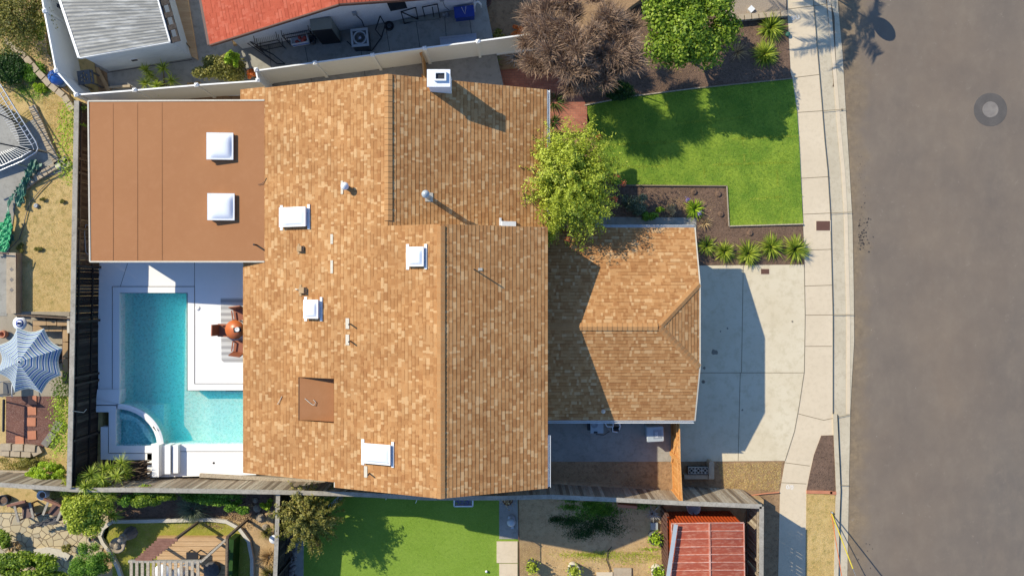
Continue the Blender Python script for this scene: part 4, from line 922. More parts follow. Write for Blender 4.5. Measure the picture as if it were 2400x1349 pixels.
b = MB().xf(Mx); b.tube([(-.1,.2,.49),(.02,-.12,.49),(.1,.22,.49)],.012,6); b.build('cord', M['white'], t)
c = W(1074,93,1.3); Mx = Matrix.Translation((c.x,c.y,.9)) @ Matrix.Rotation(R(6),4,'Z'); t = thing('duct_box', (c.x,c.y,.9), 'long galvanised metal duct lying behind the white vinyl fence', 'duct')
MB().xf(Mx).box((0,0,0),(1.55,.4,.32)).build('body', M['metal'], t); MB().xf(Mx).box((0,.0,.32),(1.6,.44,.02)).box((0,.14,.34),(1.5,.03,.02)).build('lid', M['metal'], t)
frame('plastic_arm', [(1112,28,1.0),(1113,8,1.5),(1120,4,1.6),(1127,10,1.4),(1128,18,.95)], [(0,1),(1,2),(2,3),(3,4)], M['white'], 'white curved plastic arm standing beside the blue chest', 'chair arm', .03)
c = W(1048,34,1.0); b = MB(); b.lathe((c.x,c.y,.9),[(.1,0),(.1,.12),(.05,.16),(.05,.22),(0,.24)],12); b.box((c.x-.14,c.y-.03,.9),(.12,.1,.14)); tag(b.build('water_valve', M['metal']), 'small metal valve group on the ground left of the blue chest', 'valve')
c = W(1140,2,1.0); b = MB(); b.lathe((c.x,c.y,.55),[(.12,0),(.2,.3),(.22,.32),(.18,.32),(.1,.25),(0,.25)],16); tag(b.build('planter_pot', M['rust']), 'dark round pot at the top beside the neighbour wall corner', 'pot')
b = MB(); b.pprism([(935,47),(1030,33),(1031,43),(937,54)], .98, .1); tag(b.build('concrete_pad', M['shadegrey']), 'low pale concrete pad under the leaning gate frames', 'pad')

# ================================================================ grey shed
ZS = 3.0
sh_ = thing('garden_shed', tuple(W(290,60,.95)), 'grey corrugated metal roof shed with pale blue-white walls, top left', 'shed')
RC = [(140,0),(185,135),(398,98),(370,0)]
def ext(p, q, k): return (p[0]+(q[0]-p[0])*k, p[1]+(q[1]-p[1])*k)
T0, T1 = ext(RC[1],RC[0],2.4), ext(RC[2],RC[3],2.4)
A0, A1, A2, A3 = W(*T0,ZS), W(*RC[1],ZS-.02), W(*RC[2],ZS+.1), W(*T1,ZS+.12)
b = MB(); nrow = 150
corr = []
for i in range(nrow+1):
    t_ = i/nrow; l = A1.lerp(A0, t_); r_ = A2.lerp(A3, t_); h = .009*math.sin(i*math.pi/2)
    if i % 10 == 0: h += .014
    corr.append([l+Vector((0,0,h)), l.lerp(r_,.5)+Vector((0,0,h+.02)), r_+Vector((0,0,h))])
b.grid(corr)
M['corr'] = surf('grey_painted_corrugated', A(128,128,123), A(116,117,113), 1.2, c3=A(214,214,208), s2=2.2, f2=.55, rough=.6, bump=.1, stretch=(.5,3.2,1))
b.build('metal_roof', M['corr'], sh_)
b = MB(); b.beam(A1-Vector((0,0,.05)), A0-Vector((0,0,.05)), .1, .14); b.beam(A1-Vector((0,0,.05)), A2-Vector((0,0,.05)), .06, .12); b.beam(A2-Vector((0,0,.05)), A3-Vector((0,0,.05)), .06, .12); b.build('roof_trim', M['vinyl'], sh_)
M['shedwall'] = surf('pale_blue_board', A(206,216,222), A(196,206,212), 1.5, c3=A(170,180,186), s2=8, f2=.4, stretch=(.3,1,1))
cxy = (A0+A1+A2+A3)/4
ins = [p.lerp(cxy, .035) for p in (A0,A1,A2,A3)]
b = MB(); b.prism([(p.x,p.y) for p in ins], .85, ZS-.1); b.build('wall', M['shedwall'], sh_)
p, q = ins[1], ins[2]; c = p.lerp(q,.42); b = MB(); b.beam(c-Vector((.16,.02,1.35)), c+Vector((.16,.03,-1.35)), .05, .2); wf = b.build('window', M['white'], sh_); b = MB(); b.beam(c-Vector((.12,.035,1.35)), c+Vector((.12,.015,-1.35)), .06, .14); b.build('pane', M['glass'], wf)
b = MB(); b.beam(W(252,170,1.2), W(450,140,1.2), .02, .03); b.build('cable', M['black'], sh_)
p = W(137,13,2.2); b = MB(); b.box((p.x,p.y,2.0),(.14,.14,.2)); b.build('lamp', M['black'], sh_)
# slatted awning on the east eave and the plank walkway under it
aw = thing('slat_awning', tuple(W(395,50,2.4)), 'dark slatted awning along the east eave of the grey shed', 'awning')
e = (A3-A2).normalized(); nrm = Vector((e.y,-e.x,0)); 
for w__ in (.35,.08): MB().beam(A2+nrm*w__-Vector((0,0,.1)), A3+nrm*w__-Vector((0,0,.1)), .07, .08).build('rail', M['blackwood'], aw)
for k in range(9):
    s0 = .05+k*.52; wd_ = .22; a = A2+e*s0; MB().beam(a+nrm*.02-Vector((0,0,.05)), a+nrm*.42-Vector((0,0,.05)), wd_, .02).build('slat', M['blackwood'], aw)
wk = MB(); wk.pprism([(402,-60),(430,-60),(463,140),(425,118)], 1.0, .12); tag(wk.build('plank_walkway', M['deckwood']), 'tan plank walkway between the grey shed and the red-roofed house', 'walkway')
frame('planter_debris', [(418,92,1.1),(425,105,1.3),(436,100,1.1),(445,112,1.2)], [(0,1),(1,2),(2,3)], M['trunk'], 'dry twigs piled at the end of the plank walkway', 'twigs', .02)
b = MB(); b.beam(W(228,160,1.1), W(256,213,1.0), .16, .1); tag(b.build('timber_edge', M['cushion']), 'short pale timber lying in the dirt by the shed wall', 'timber')
b = MB(); b.beam(W(250,206,1.0), W(306,202,1.0), .1, .12); tag(b.build('timber_edge', M['blockstone']), 'pale kerb timber along the planting behind the white fence', 'timber')
# grey chair and blue ball by the white fence corner
c = W(192,178,2.0); t = thing('garden_chair', (c.x,c.y,.93), 'dark grey plastic chair with slotted back, in the white fence corner', 'chair')
Mx = Matrix.Translation((c.x,c.y,.93)) @ Matrix.Rotation(R(8),4,'Z')
def holed(b, x0,x1,y0,y1,z,th,holes):
    nx, ny = 9, 7
    for i in range(nx):
        for j in range(ny):
            if (i,j) in holes: continue
            xa, xb = x0+(x1-x0)*i/nx, x0+(x1-x0)*(i+1)/nx; ya, yb = y0+(y1-y0)*j/ny, y0+(y1-y0)*(j+1)/ny; b.box(((xa+xb)/2,(ya+yb)/2,z),(xb-xa,yb-ya,th))
b = MB().xf(Mx); holed(b,-.3,.24,-.3,.3,.85,.04,{(2,2),(2,4),(4,1),(4,3),(4,5),(6,2),(6,4)}); b.build('backrest', M['dgrey'], t)
b = MB().xf(Mx); b.beam((.3,-.28,.8),(.3,.28,.8),.06,.06); b.beam((.24,-.28,.84),(.3,-.28,.8),.05,.05); b.beam((.24,.28,.84),(.3,.28,.8),.05,.05); b.beam((.24,0,.84),(.3,0,.8),.04,.04); b.build('frame', M['dgrey'], t)
for x in (-.24,.24):
    for y in (-.24,.24): MB().xf(Mx).box((x,y,0),(.05,.05,.85)).build('leg', M['dgrey'], t)
c = W(134,182,1.3); t = thing('exercise_ball', (c.x,c.y,1.0), 'large blue ball with dark seams outside the white fence', 'ball')
b = MB(); n = 20; b.grid([[(c.x+.33*math.sin(math.pi*i/12)*math.cos(2*math.pi*j/n), c.y+.33*math.sin(math.pi*i/12)*math.sin(2*math.pi*j/n), 1.33+.33*math.cos(math.pi*i/12)) for j in range(n)] for i in range(13)], close=True); b.build('shell', M['blue'], t)
b = MB()
for a in (.25,.9,-.35): b.tube([(c.x+.335*math.sin(s_)*math.cos(a), c.y+.335*math.sin(s_)*math.sin(a)+.1*math.sin(a*3)*0, 1.33+.335*math.cos(s_)) for s_ in [(-1.4+2.8*k/14) for k in range(15)]], .008, 5)
b.build('seam', M['black'], t); b = MB(); b.lathe((c.x,c.y,.98),[(.3,0),(.36,.06),(.28,.1)],20); b.build('base_ring', M['palegrey'], t)

# ================================================================ street details
c = W(2321,257,-.1); t = thing('manhole', (c.x,c.y,-.1), 'round pale manhole cover set in a dark asphalt ring on the road', 'manhole')
b = MB(); n = 40
M['patch'] = surf('dark_asphalt_patch', A(108,102,96), A(98,93,88), 2, s2=30, bs=160)
b.lathe((c.x,c.y,-.1),[(.76,0),(.75,.008),(.36,.008)],n,False); b.build('asphalt_ring', M['patch'], t)
b = MB(); b.lathe((c.x,c.y,-.1),[(.36,.0),(.36,.016),(.3,.016),(.29,.011),(.0,.011)],n,False); b.build('cover', M['greyblock'], t)
for (x, y, w, h, lab, z) in ((1929,529,32,22,'dark red-brown meter box lid in the sidewalk','.0'),(1793,636,19,12,'small red-brown meter lid at the top of the driveway','.012')):
    z = float(z); p = W(x,y,z); k = HC/FP; t = thing('meter_box', (p.x,p.y,z), lab, 'meter box'); MB().box((p.x,p.y,z-.02),((w+4)*k,(h+4)*k,.026)).build('rim', M['concrete'], t); b = MB(); b.box((p.x,p.y,z),(w*k,h*k,.012)); b.box((p.x,p.y,z+.012),(.12,.05,.006)); b.build('lid', M['rust'], t)
# painted marks on the sidewalk
def marking(txt, px, py, z, size, rz, label):
    cu = bpy.data.curves.new('painted_mark', 'FONT'); cu.body = txt; cu.size = size; cu.extrude = .001; cu.align_x = 'CENTER'; cu.align_y = 'CENTER'; cu.materials.append(M['white'])
    tmp = bpy.data.objects.new('painted_mark', cu); COL.objects.link(tmp); dg = bpy.context.evaluated_depsgraph_get(); me = bpy.data.meshes.new_from_object(tmp.evaluated_get(dg)); bpy.data.objects.remove(tmp); o = bpy.data.objects.new('painted_mark', me); COL.objects.link(o); p = W(px,py,z); o.location = (p.x,p.y,z+.004); o.rotation_euler.z = rz; tag(o, label, 'marking'); return o
marking('0/0', 1851, 1140, .0, .26, R(176), 'white sprayed 0/0 mark on the lower sidewalk'); marking('0/U', 1864, 42, .0, .26, R(10), 'white sprayed mark on the sidewalk in the palm shadow')
# guy wires at the verge
a_ = W(1948,1199,.0)
gw = thing('guy_wire', tuple(a_), 'pair of utility guy wires with a yellow sleeve anchored in the dry verge', 'guy wire')
K1, K2 = Vector((-4.9/52,-32.3/52,1)), Vector((-12/52,-54.3/52,1))
MB().tube([a_, a_+K1*2.5], .026, 8).build('yellow_sleeve', M['yellow'], gw); MB().tube([a_+K1*2.5, a_+K1*9], .016, 6).build('wire', M['metal'], gw); MB().tube([a_, a_+K2*8], .018, 6).build('wire', M['orange'], gw)
b = MB(); b.lathe((a_.x,a_.y,0),[(.05,0),(.04,.14),(0,.16)],8); b.build('anchor', M['metal'], gw)
# round street sign standing just beyond the top of the frame
c = W(1958,-8,0); b0 = thing('street_sign', (c.x,c.y,.0), 'thin post with a round sign that throws an oval shadow on the road', 'sign'); MB().tube([(c.x,c.y,0),(c.x,c.y,2.1)],.03,8).build('post', M['metal'], b0)
b = MB(); Mx = Matrix.Translation((c.x,c.y,1.85)) @ Matrix.Rotation(R(-8),4,'Z') @ Matrix.Rotation(R(90),4,'Y')
b.xf(Mx); b.lathe((0,0,-.01),[(.0,0),(.44,0),(.44,.02),(0,.02)],20); b.build('sign_plate', M['palegrey'], b0)
# ================================================================ plants
def tree(name, label, px, py, zc, r, n, ls, mat, zg, cat='tree', k=26, lr=(.26,.46), group=None, aspect=.55, trunk=.09, base=None, limbs=7, lean=.5, jit=.7):
    c = W(px, py, zc); bs = base or Vector((c.x, c.y, zg)); t = thing(name, (bs.x, bs.y, zg), label, cat, group)
    pts, d, L = crown_pts(tuple(c), r, n, k, lr)
    keep = pts[:, 2] > zg+.03; pts, d = pts[keep], d[keep]
    npmesh('crown' if cat == 'tree' else 'foliage', leaves(pts, d+np.array([0,0,lean]), ls, aspect, jit), 4, mat, t)
    b = MB(); m = Vector((bs.x*.6+c.x*.4, bs.y*.6+c.y*.4, zg+(zc-zg)*.45)); b.tube([(bs.x,bs.y,zg-.05), tuple(m)], [trunk, trunk*.7], 8)
    for q in L[:limbs]:
        q = Vector(q); h = m.lerp(q, .5)+Vector((random.uniform(-.08,.08), random.uniform(-.08,.08), .05)); b.tube([tuple(m), tuple(h), tuple(q)], [trunk*.55, trunk*.35, trunk*.12], 6)
    b.build('trunk' if cat == 'tree' else 'stem', M['trunk'], t); return t
def shrub(label, px, py, zc, r, n, ls, mat, zg, k=12, group=None, name='shrub', **kw):
    return tree(name, label, px, py, zc, r, n, ls, mat, zg, 'shrub', k, group=group, trunk=.03, limbs=5, **kw)
def strap(name, label, px, py, zg, L, w, n, mat, cat='plant', group=None, spread=.75, droop=.35, heart=.05, seg=4):
    c = W(px, py, zg); t = thing(name, tuple(c), label, cat, group)
    a = rng.uniform(0, 2*np.pi, n); el = rng.uniform(.15, 1.45, n)*spread+.12
    d = np.stack([np.cos(a)*np.cos(el), np.sin(a)*np.cos(el), np.sin(el)], 1)
    root = np.stack([c.x+heart*np.cos(a)*rng.uniform(0,1,n), c.y+heart*np.sin(a)*rng.uniform(0,1,n), np.full(n, zg)], 1)
    strips_mesh('leaf_rosette', root, d, L, w, mat, t, droop=droop, seg=seg, bend=.06)
    b = MB(); b.lathe((c.x,c.y,zg-.02), [(heart+.03,0),(heart,.06),(0,.08)], 8); b.build('crown_base', M['trunk'], t)
    return t
# the dead brown tree
def brown():
    c = W(1362, 96, 2.5); t = thing('brown_tree', (c.x, c.y, .1), 'large tree with fine dead-looking grey-brown twigs above the brick path', 'tree')
    r = (2.95, 2.6, 1.6)
    L, Rr = lobes(tuple(c), r, 85, .98, (.2, .36), up=-.1); n = 42000; i = rng.integers(0, len(L), n); d = unit(rng.normal(0, 1, (n, 3))+np.array([0,0,.35])); d[:,2] = np.abs(d[:,2])*.8
    out = unit(L[i]-np.array([c.x, c.y, .6])); d = unit(d+out*.9)
    root = L[i]+d*Rr[i]*rng.uniform(.0,.75,(n,1)); root[:,2] = np.maximum(root[:,2], .25)
    strips_mesh('crown', root, d, .36, .019, M['lf_brown'], t, droop=.25, seg=3, bend=.25)
    b = MB(); bs = Vector((c.x, c.y, .1)); m = bs+Vector((.05,.05,.8)); b.tube([tuple(bs), tuple(m)], [.16,.12], 10)
    for q in L[:26]:
        q = Vector(q); h = m.lerp(q,.55)+Vector((random.uniform(-.15,.15),random.uniform(-.15,.15),.12)); b.tube([tuple(m),tuple(h),tuple(q)],[.07,.04,.015],6)
    b.build('trunk', M['trunk'], t)
brown()
tree('green_tree', 'round bright green leafy tree beside the brown tree at the top', 1612, 62, 2.75, (2.3,2.4,1.4), 24000, .075, M['lf_bright'], .05, k=38, lr=(.2,.36))
def spray_tree(name, label, px, py, zc, r, ns, per, ls, mat, zg, sprd=.06, aspect=.5, fill=5000, droop=.45):
    c = np.array(W(px, py, zc)); bs = Vector((c[0], c[1], zg)); t = thing(name, tuple(bs), label, 'tree'); r = np.array(r)
    d = unit(rng.normal(0,1,(ns*2,3))); d = d[d[:,2] > -.35][:ns]; out = []
    for i in range(len(d)):
        k = per; s_ = rng.uniform(.3,1,k)**.8; Rm = r*rng.uniform(.72,1.12); q = c+d[i]*Rm*s_[:,None]; side = rng.normal(0,.12,3); q = q+side*(s_[:,None]**2); q[:,2] -= droop*(s_**2)*(1-d[i,2])*.8
        out.append(q+rng.normal(0,sprd,(k,3)))
    P = np.vstack(out); P = P[P[:,2] > zg+.05]; dirs = unit(P-c)+np.array([0,0,.6])
    npmesh('crown', leaves(P, dirs, ls, aspect, .6), 4, mat, t)
    if fill: pts, dd, L = crown_pts(tuple(c-np.array([0,0,.15])), tuple(r*.72), fill, 20, (.3,.45)); npmesh('inner_crown', leaves(pts, dd+np.array([0,0,.5]), ls*1.2, aspect), 4, mat, t)
    b = MB(); m = Vector((c[0],c[1],zg+(zc-zg)*.5)); b.tube([tuple(bs), tuple(m)],[.11,.08],8)
    for i in range(0, len(d), max(1, len(d)//26)): q = Vector(c+d[i]*r*.85); b.tube([tuple(m), tuple(m.lerp(q,.5)+Vector((0,0,.12))), tuple(q)],[.045,.025,.008],5)
    b.build('trunk', M['trunk'], t); return t
yt = spray_tree('yellow_green_tree', 'yellow-green tree with reddish tips overhanging the corner of the shingle roofs', 1337, 424, 3.75, (2.05,2.6,1.35), 400, 78, .052, M['lf_yg'], .05, .065, .5, 6000)
M['lf_red'] = leafmat('reddish_blossom', [A(190,90,60), A(214,130,90)])
pp = []
for (x, y) in ((1445,412),(1425,463),(1440,466),(1404,322),(1408,400),(1462,430),(1330,560)):
    q = np.array(W(x,y,3.6)); pp.append(q+rng.normal(0,.06,(40,3)))
npmesh('blossom', leaves(np.vstack(pp), np.tile([0,0,1.],(280,1)), .04), 4, M['lf_red'], yt)
# planting by the front
for (x, y, L_, n, lab) in ((1655,577,.38,90,'strappy yellow-green clump hard against the garage corner'),(1697,590,.42,150,'second strappy clump from the garage in the row above the driveway'),(1752,594,.5,190,'third and roundest strappy clump in the row above the driveway'),(1806,578,.48,170,'fourth strappy clump from the garage, touching its right-hand neighbour'),(1862,584,.52,190,'last strappy clump of the row, spilling its shadow onto the sidewalk')):
    strap('grass_clump', lab, x, y, .02, L_*1.5, .036, int(n*1.5), M['lf_blade'], group='strappy clumps above the driveway')
for (x, y, L_, lab) in ((1804,66,.58,'upper of two bushy strappy clumps beside the top of the sidewalk'),(1791,128,.52,'lower of two bushy strappy clumps beside the top of the sidewalk')):
    strap('grass_clump', lab, x, y, .02, L_*1.4, .036, 380, M['lf_blade'], group='strappy clumps by the sidewalk')
t = strap('agapanthus', 'bright green strappy plant with a purple flower beside the bare brown bed', 1627, 490, .02, .62, .045, 130, M['lf_lime'])
for (x, y) in ((1612,468),(1640,500)):
    p = W(x,y,.45); b = MB(); b.tube([(p.x+.1,p.y-.1,.02),(p.x,p.y,.45)],.008,5); fl = b.build('flower_stem', M['lf_green'], t); q = np.array(p)+rng.normal(0,.045,(60,3)); npmesh('flower', leaves(q, np.tile([0,0,1.],(60,1)), .028), 4, M['purple'], fl)
strap('spiky_plant', 'dark green strappy plant on the brick path beside the roof gutter', 1300, 240, .06, .75, .03, 200, M['lf_bladedk'])
strap('spiky_plant', 'dark narrow plant just below the strappy one at the roof gutter', 1296, 285, .06, .5, .03, 100, M['lf_bladedk'])
strap('spiky_plant', 'spiky green clump between the white fence and the brick path', 1150, 143, .45, .62, .035, 120, M['lf_blade'])
strap('twiggy_shrub', 'leafless silver-grey twiggy shrub at the left foot of the brown tree', 1210, 135, .4, .6, .02, 160, M['lf_twig'], 'shrub', droop=.1)
strap('dry_plant', 'dried strappy stalks behind the garage roof corner', 1652, 522, .03, .42, .02, 70, M['lf_dry'])
strap('dry_plant', 'dry tan twigs lying in the bed right of the green tree', 1728, 122, .03, .55, .015, 110, M['lf_dry'], droop=.05)
shrub('grey-green bushy plant between the yellow-green tree and the bare bed', 1490, 480, .35, (.75,.55,.35), 3000, .04, M['lf_grey'], .02)
shrub('dark green low plant in front of the garage path', 1520, 505, .25, (.45,.25,.25), 1200, .05, M['lf_green'], .02)
shrub('dried brown hydrangea mound beside the agapanthus', 1572, 490, .3, (.3,.3,.26), 1500, .03, M['lf_dry'], .02)
shrub('small yellow-leaved sprig left of the dried hydrangea', 1545, 492, .25, (.25,.18,.15), 300, .05, M['lf_lime'], .02)
shrub('dark low shrub in the shade between the brown tree and the lawn', 1440, 215, .3, (1.2,.5,.3), 3000, .05, M['lf_dark'], .02)
for (x, y) in ((1608,470),(1690,545),(1744,545),(1690,480),(1655,450)):
    pass
# seedlings on the bare bed
for i, (x, y, lab) in enumerate(((1627,450,'tiny brown mulch mound near the lawn corner, upper bed'),(1684,455,'small dark mulch mound near the lawn edge strip'),(1758,546,'small brown mound below the lawn in the lower bed'),(1690,502,'small dark hole mound midway down the bed strip'))):
    p = W(x,y,.02); b = MB(); b.lathe((p.x,p.y,.0),[(.16,0),(.12,.06),(.04,.09),(0,.05)],9); tag(b.build('soil_mound', M['mulch']), lab, 'mound')
# palm beyond the frame that throws its fronds' shadow on the sidewalk
pc = W(1734, -100, 0); pc = Vector((pc.x, pc.y, 0)); t = thing('palm_tree', tuple(pc), 'palm standing beyond the top edge, its frond shadow lies on the sidewalk and road', 'tree')
b = MB(); b.tube([tuple(pc), (pc.x+.1,pc.y,2.0), (pc.x+.05,pc.y,4.15)], [.2,.16,.14], 10); b.build('trunk', M['trunk'], t)
for k in range(13):
    a = k*2*math.pi/13+.2; e = .5 if k % 2 else .15; n = 46; s_ = np.linspace(.12,1,n); Lf = 2.25
    mid = np.stack([pc.x+np.cos(a)*Lf*s_*math.cos(e), pc.y+np.sin(a)*Lf*s_*math.cos(e), 4.2+Lf*(math.sin(e)*s_-.55*s_**2)],1)
    for sg in (-1,1):
        d = np.stack([np.cos(a+sg*.9)*np.ones(n), np.sin(a+sg*.9)*np.ones(n), -.15*np.ones(n)],1)
        V = (mid, d)
        strips_mesh('frond', mid, d, .5, .04, M['lf_green'], t, droop=.1, seg=2, bend=.02)

# white fence planting
def dracaena(label, stems, zg, mat, L=.42, w=.034, n=60, tmat='trunk'):
    b0 = W(*stems[0][:2], zg); t = thing('dracaena', (b0.x,b0.y,zg), label, 'plant')
    for (x0,y0,x1,y1,z1) in stems:
        p, q = W(x0,y0,zg), W(x1,y1,z1); m = p.lerp(q,.5)+Vector((random.uniform(-.1,.1),random.uniform(-.1,.1),.08)); MB().tube([tuple(p),tuple(m),tuple(q)],[.035,.028,.02],7).build('stem', M[tmat], t)
        a = rng.uniform(0,2*np.pi,n); el = rng.uniform(-.3,1.3,n); d = np.stack([np.cos(a)*np.cos(el),np.sin(a)*np.cos(el),np.sin(el)],1)
        strips_mesh('leaf_head', np.tile(np.array(q),(n,1)), d, L, w, mat, t, droop=.3, seg=3, bend=.05)
    return t
dracaena('spiky-headed dracaena leaning over the white fence behind the flat roof', [(385,200,383,160,1.9),(385,200,343,165,1.7),(385,200,342,195,1.8),(385,200,368,202,1.9),(390,200,402,188,1.5),(380,200,352,178,1.5)], .85, M['lf_blade'])
shrub('conical bright green shrub behind the white fence, left of the orange flowers', 522, 166, 1.7, (1.25,.75,.7), 8000, .05, M['lf_olive'], .9, k=20)
shrub('taller tip of green foliage rising from the shrub by the orange flowers', 548, 140, 2.2, (.3,.4,.6), 1500, .05, M['lf_lime'], .9, k=8)
shrub('orange-flowered plant tucked behind the white fence corner post', 592, 176, 1.8, (.2,.3,.3), 1200, .035, M['orangepet'], .9, k=8)
shrub('small cream-flowered plant under the corner of the red roof', 556, 98, 1.2, (.25,.2,.2), 700, .035, M['lf_dry'], .9, k=6)
shrub('orange-leaved plant left of the brown tree behind the white fence', 1210, 72, .9, (.35,.25,.3), 900, .04, M['orangepet'], .5, k=8)
shrub('low russet ground cover strip along the neighbour path edge', 1170, 82, .7, (.4,.3,.12), 900, .04, M['lf_olive'], .55, k=8)
shrub('reddish dry leaf litter shrub behind the white fence', 455, 196, 1.1, (.35,.2,.15), 700, .04, M['lf_dry'], .9, k=6)
# west neighbour
tree('feathery_tree', 'feathery olive-green tree filling the top left corner', 40, 45, 2.2, (1.55,1.7,1.0), 14000, .045, M['lf_olive'], 1.0, k=30)
shrub('lush green shrub on the right side of the feathery corner tree', 92, 52, 1.7, (.45,.75,.5), 4000, .05, M['lf_green'], 1.0, k=14)
shrub('shaded green undergrowth below the block edging at the left', 22, 165, 1.15, (.8,.9,.2), 5000, .05, M['lf_dark'], .96, k=20)
shrub('bright weeds along the block edging above the trampoline', 72, 168, 1.1, (.6,.5,.14), 2500, .045, M['lf_green'], .96, k=14)
shrub('tall weeds between the block edging and the trampoline corner', 90, 205, 1.05, (.35,.3,.12), 1200, .045, M['lf_lime'], .96, k=8)
def vine(label, pts, z0, z1, n, mat, wd=.12, ls=.045):
    P = [np.array(W(x,y,z)) for x,y,z in pts]; out = []
    for i in range(n):
        s_ = rng.uniform(0,len(P)-1.001); k = int(s_); q = P[k]*(1-s_+k)+P[k+1]*(s_-k); out.append(q+np.array([rng.normal(0,wd),rng.normal(0,wd*1.4),rng.uniform(z0,z1)-q[2]]))
    out = np.array(out); t = thing('vine', tuple(out.min(0)), label, 'vine'); npmesh('foliage', leaves(out, np.tile([-.4,0,.8],(len(out),1)), ls), 4, mat, t)
    b = MB(); b.tube([(p[0],p[1],z0) for p in P],.02,6); b.build('stem', M['trunk'], t)
vine('bright green vine climbing the upper part of the brown board fence', [(172,255,1.5),(166,320,1.5),(168,430,1.5)], 1.0, 2.3, 1500, M['lf_lime'])
vine('lime green vine on the outside of the black stained fence beside the patio', [(160,880,1.6),(152,960,1.6),(150,1060,1.6)], 1.0, 2.4, 2600, M['lf_lime'], .13)
vine('two thin vine runners crossing onto the shaded fence boards', [(180,265,2.6),(197,255,2.6),(205,250,2.6)], 2.4, 2.8, 120, M['lf_lime'], .03, .03)
vine('short vine runner below the first over the fence top', [(176,285,2.6),(192,292,2.6),(206,296,2.6)], 2.4, 2.8, 120, M['lf_lime'], .03, .03)
b = MB(); b.tube([W(168,962,2.9), W(182,964,2.7), W(196,966,2.5), W(203,958,2.4)], .014, 6); tag(b.build('bare_vine', M['cream']), 'bare pale vine stem curling over the black fence', 'stem')
# block edging lines
ORD = ['first','second','third','fourth','fifth','sixth','seventh','eighth','ninth','tenth','eleventh','twelfth','thirteenth','fourteenth','fifteenth','sixteenth','seventeenth','eighteenth','nineteenth','twentieth']+['twenty-'+x for x in ('first','second','third','fourth','fifth','sixth','seventh','eighth','ninth')]+['thirtieth']+['thirty-'+x for x in ('first','second','third','fourth','fifth','sixth')]
def blocks(pts, z, name, label, group, mat, size=(.34,.28,.14), step=.36, n=None):
    P = [W(x,y,z) for x,y in pts]; first = None; out = []
    seg = []; 
    for p, q in zip(P, P[1:]):
        L = (q-p).length; d = (q-p).normalized(); k = max(1, int(L/step))
        for i in range(k): seg.append((p+d*(i+.5)*L/k, math.atan2(d.y,d.x), L/k))
    for i, (c, a, l) in enumerate(seg):
        b = MB(); b.box((0,0,0), (l*.93,size[1],size[2]), 0, top=.94); o = b.build(name, M[mat], loc=(0,0,0)); o.location = (c.x,c.y,z-size[2]*.6); o.rotation_euler.z = a+random.uniform(-.05,.05)
        out.append(o); tag(o, ORD[i]+label, 'block', group)
    return out
blocks([(12,95),(60,135),(118,200),(150,225),(172,258)], 1.12, 'edging_block', ' block from the top-left in the pale diagonal row by the white fence', 'pale blocks by the white fence', 'blockstone')
blocks([(75,248),(110,330),(140,395),(163,378)], 1.03, 'edging_block', ' tan block from the top of the curve round the trampoline yard', 'tan blocks round the trampoline yard', 'blockstone', (.2,.32,.1), .2)
blocks([(158,372),(120,395),(80,420),(55,440)], 1.03, 'edging_block', ' block from the right in the row between trampoline and dry lawn', 'tan blocks above the dry lawn', 'blockstone', (.2,.3,.1), .2)
blocks([(0,1058),(75,1062),(98,1050)], 1.03, 'edging_block', ' block from the left in the front row below the red bark', 'blocks below the red bark bed', 'blockstone', (.3,.34,.14), .4)
blocks([(0,1046),(85,1050)], 1.09, 'edging_block', ' block from the left in the back row below the red bark', 'upper blocks below the red bark bed', 'blockstone', (.3,.3,.12), .4)
blocks([(103,1045),(128,1012),(142,985)], 1.05, 'edging_block', ' grey block from the bottom of the curve beside the lime vine', 'grey blocks beside the lime vine', 'greyblock', (.3,.34,.16), .4)
blocks([(1710,44),(1845,32)], .22, 'edging_block', ' pale wall block from the left below the gravel at the sidewalk', 'wall blocks below the gravel', 'blockstone', (.3,.26,.2), .32)
# trampoline
tz = 1.75; tp = [(-60,110),(6,206),(90,350),(40,385),(-70,440)]
t = thing('trampoline', tuple(W(0,300,.98)), 'trampoline with a silver double-rail frame and grey mat at the left edge', 'trampoline')
P = [W(x,y,tz) for x,y in ((-50,120),(4,203),(48,275),(84,332),(90,348),(84,358),(52,378),(0,400),(-70,432))]
b = MB(); b.tube(P, .03, 8); P2 = [W(x-9,y+7,tz-.05) for x,y in ((-50,120),(4,203),(48,275),(84,332))]+[W(80,350,tz-.05),W(50,368,tz-.05),W(-5,392,tz-.05)]; b.tube(P2, .025, 8)
for i in range(14):
    s_ = i/13; a = W(4+80*s_,203+129*s_,tz); c = W(-5+80*s_,210+129*s_,tz-.05); b.tube([a,c],.014,5)
b.build('frame', M['metal'], t)
mt = [(-80,200),(0,245),(30,285),(44,320),(46,340),(25,355),(-80,390)]; b = MB(); b.prism([(W(x,y,tz-.1).x, W(x,y,tz-.1).y) for x,y in mt], tz-.12, tz-.1); b.build('mat', M['conc2'], t)
b = MB()
for i in range(22):
    s_ = i/21; a = W(-2+78*s_,212+127*s_,tz-.05); c = W(-20+66*s_,232+108*s_,tz-.1); b.beam(a,c,.01,.01)
for i in range(14):
    s_ = i/13; a = W(80-85*s_,352+38*s_,tz-.05); c = W(44-60*s_,342+20*s_,tz-.1); b.beam(a,c,.01,.01)
b.build('springs', M['metal'], t)
for (x, y) in ((4,203),(88,350),(40,384)):
    p = W(x,y,tz); MB().tube([(p.x,p.y,.96),(p.x,p.y,tz)],.03,8).build('leg', M['metal'], t)
p = W(88,350,tz); MB().tube([(p.x-1.6,p.y+.2,2.7),(p.x-.2,p.y-.05,1.9),(p.x,p.y,.97)],.03,6).build('net_pole', M['black'], t)
p = W(0,250,tz); MB().tube([(p.x-.6,p.y+.1,2.9),(p.x+.9,p.y-.75,1.9)],.025,6).build('net_pole', M['black'], t)
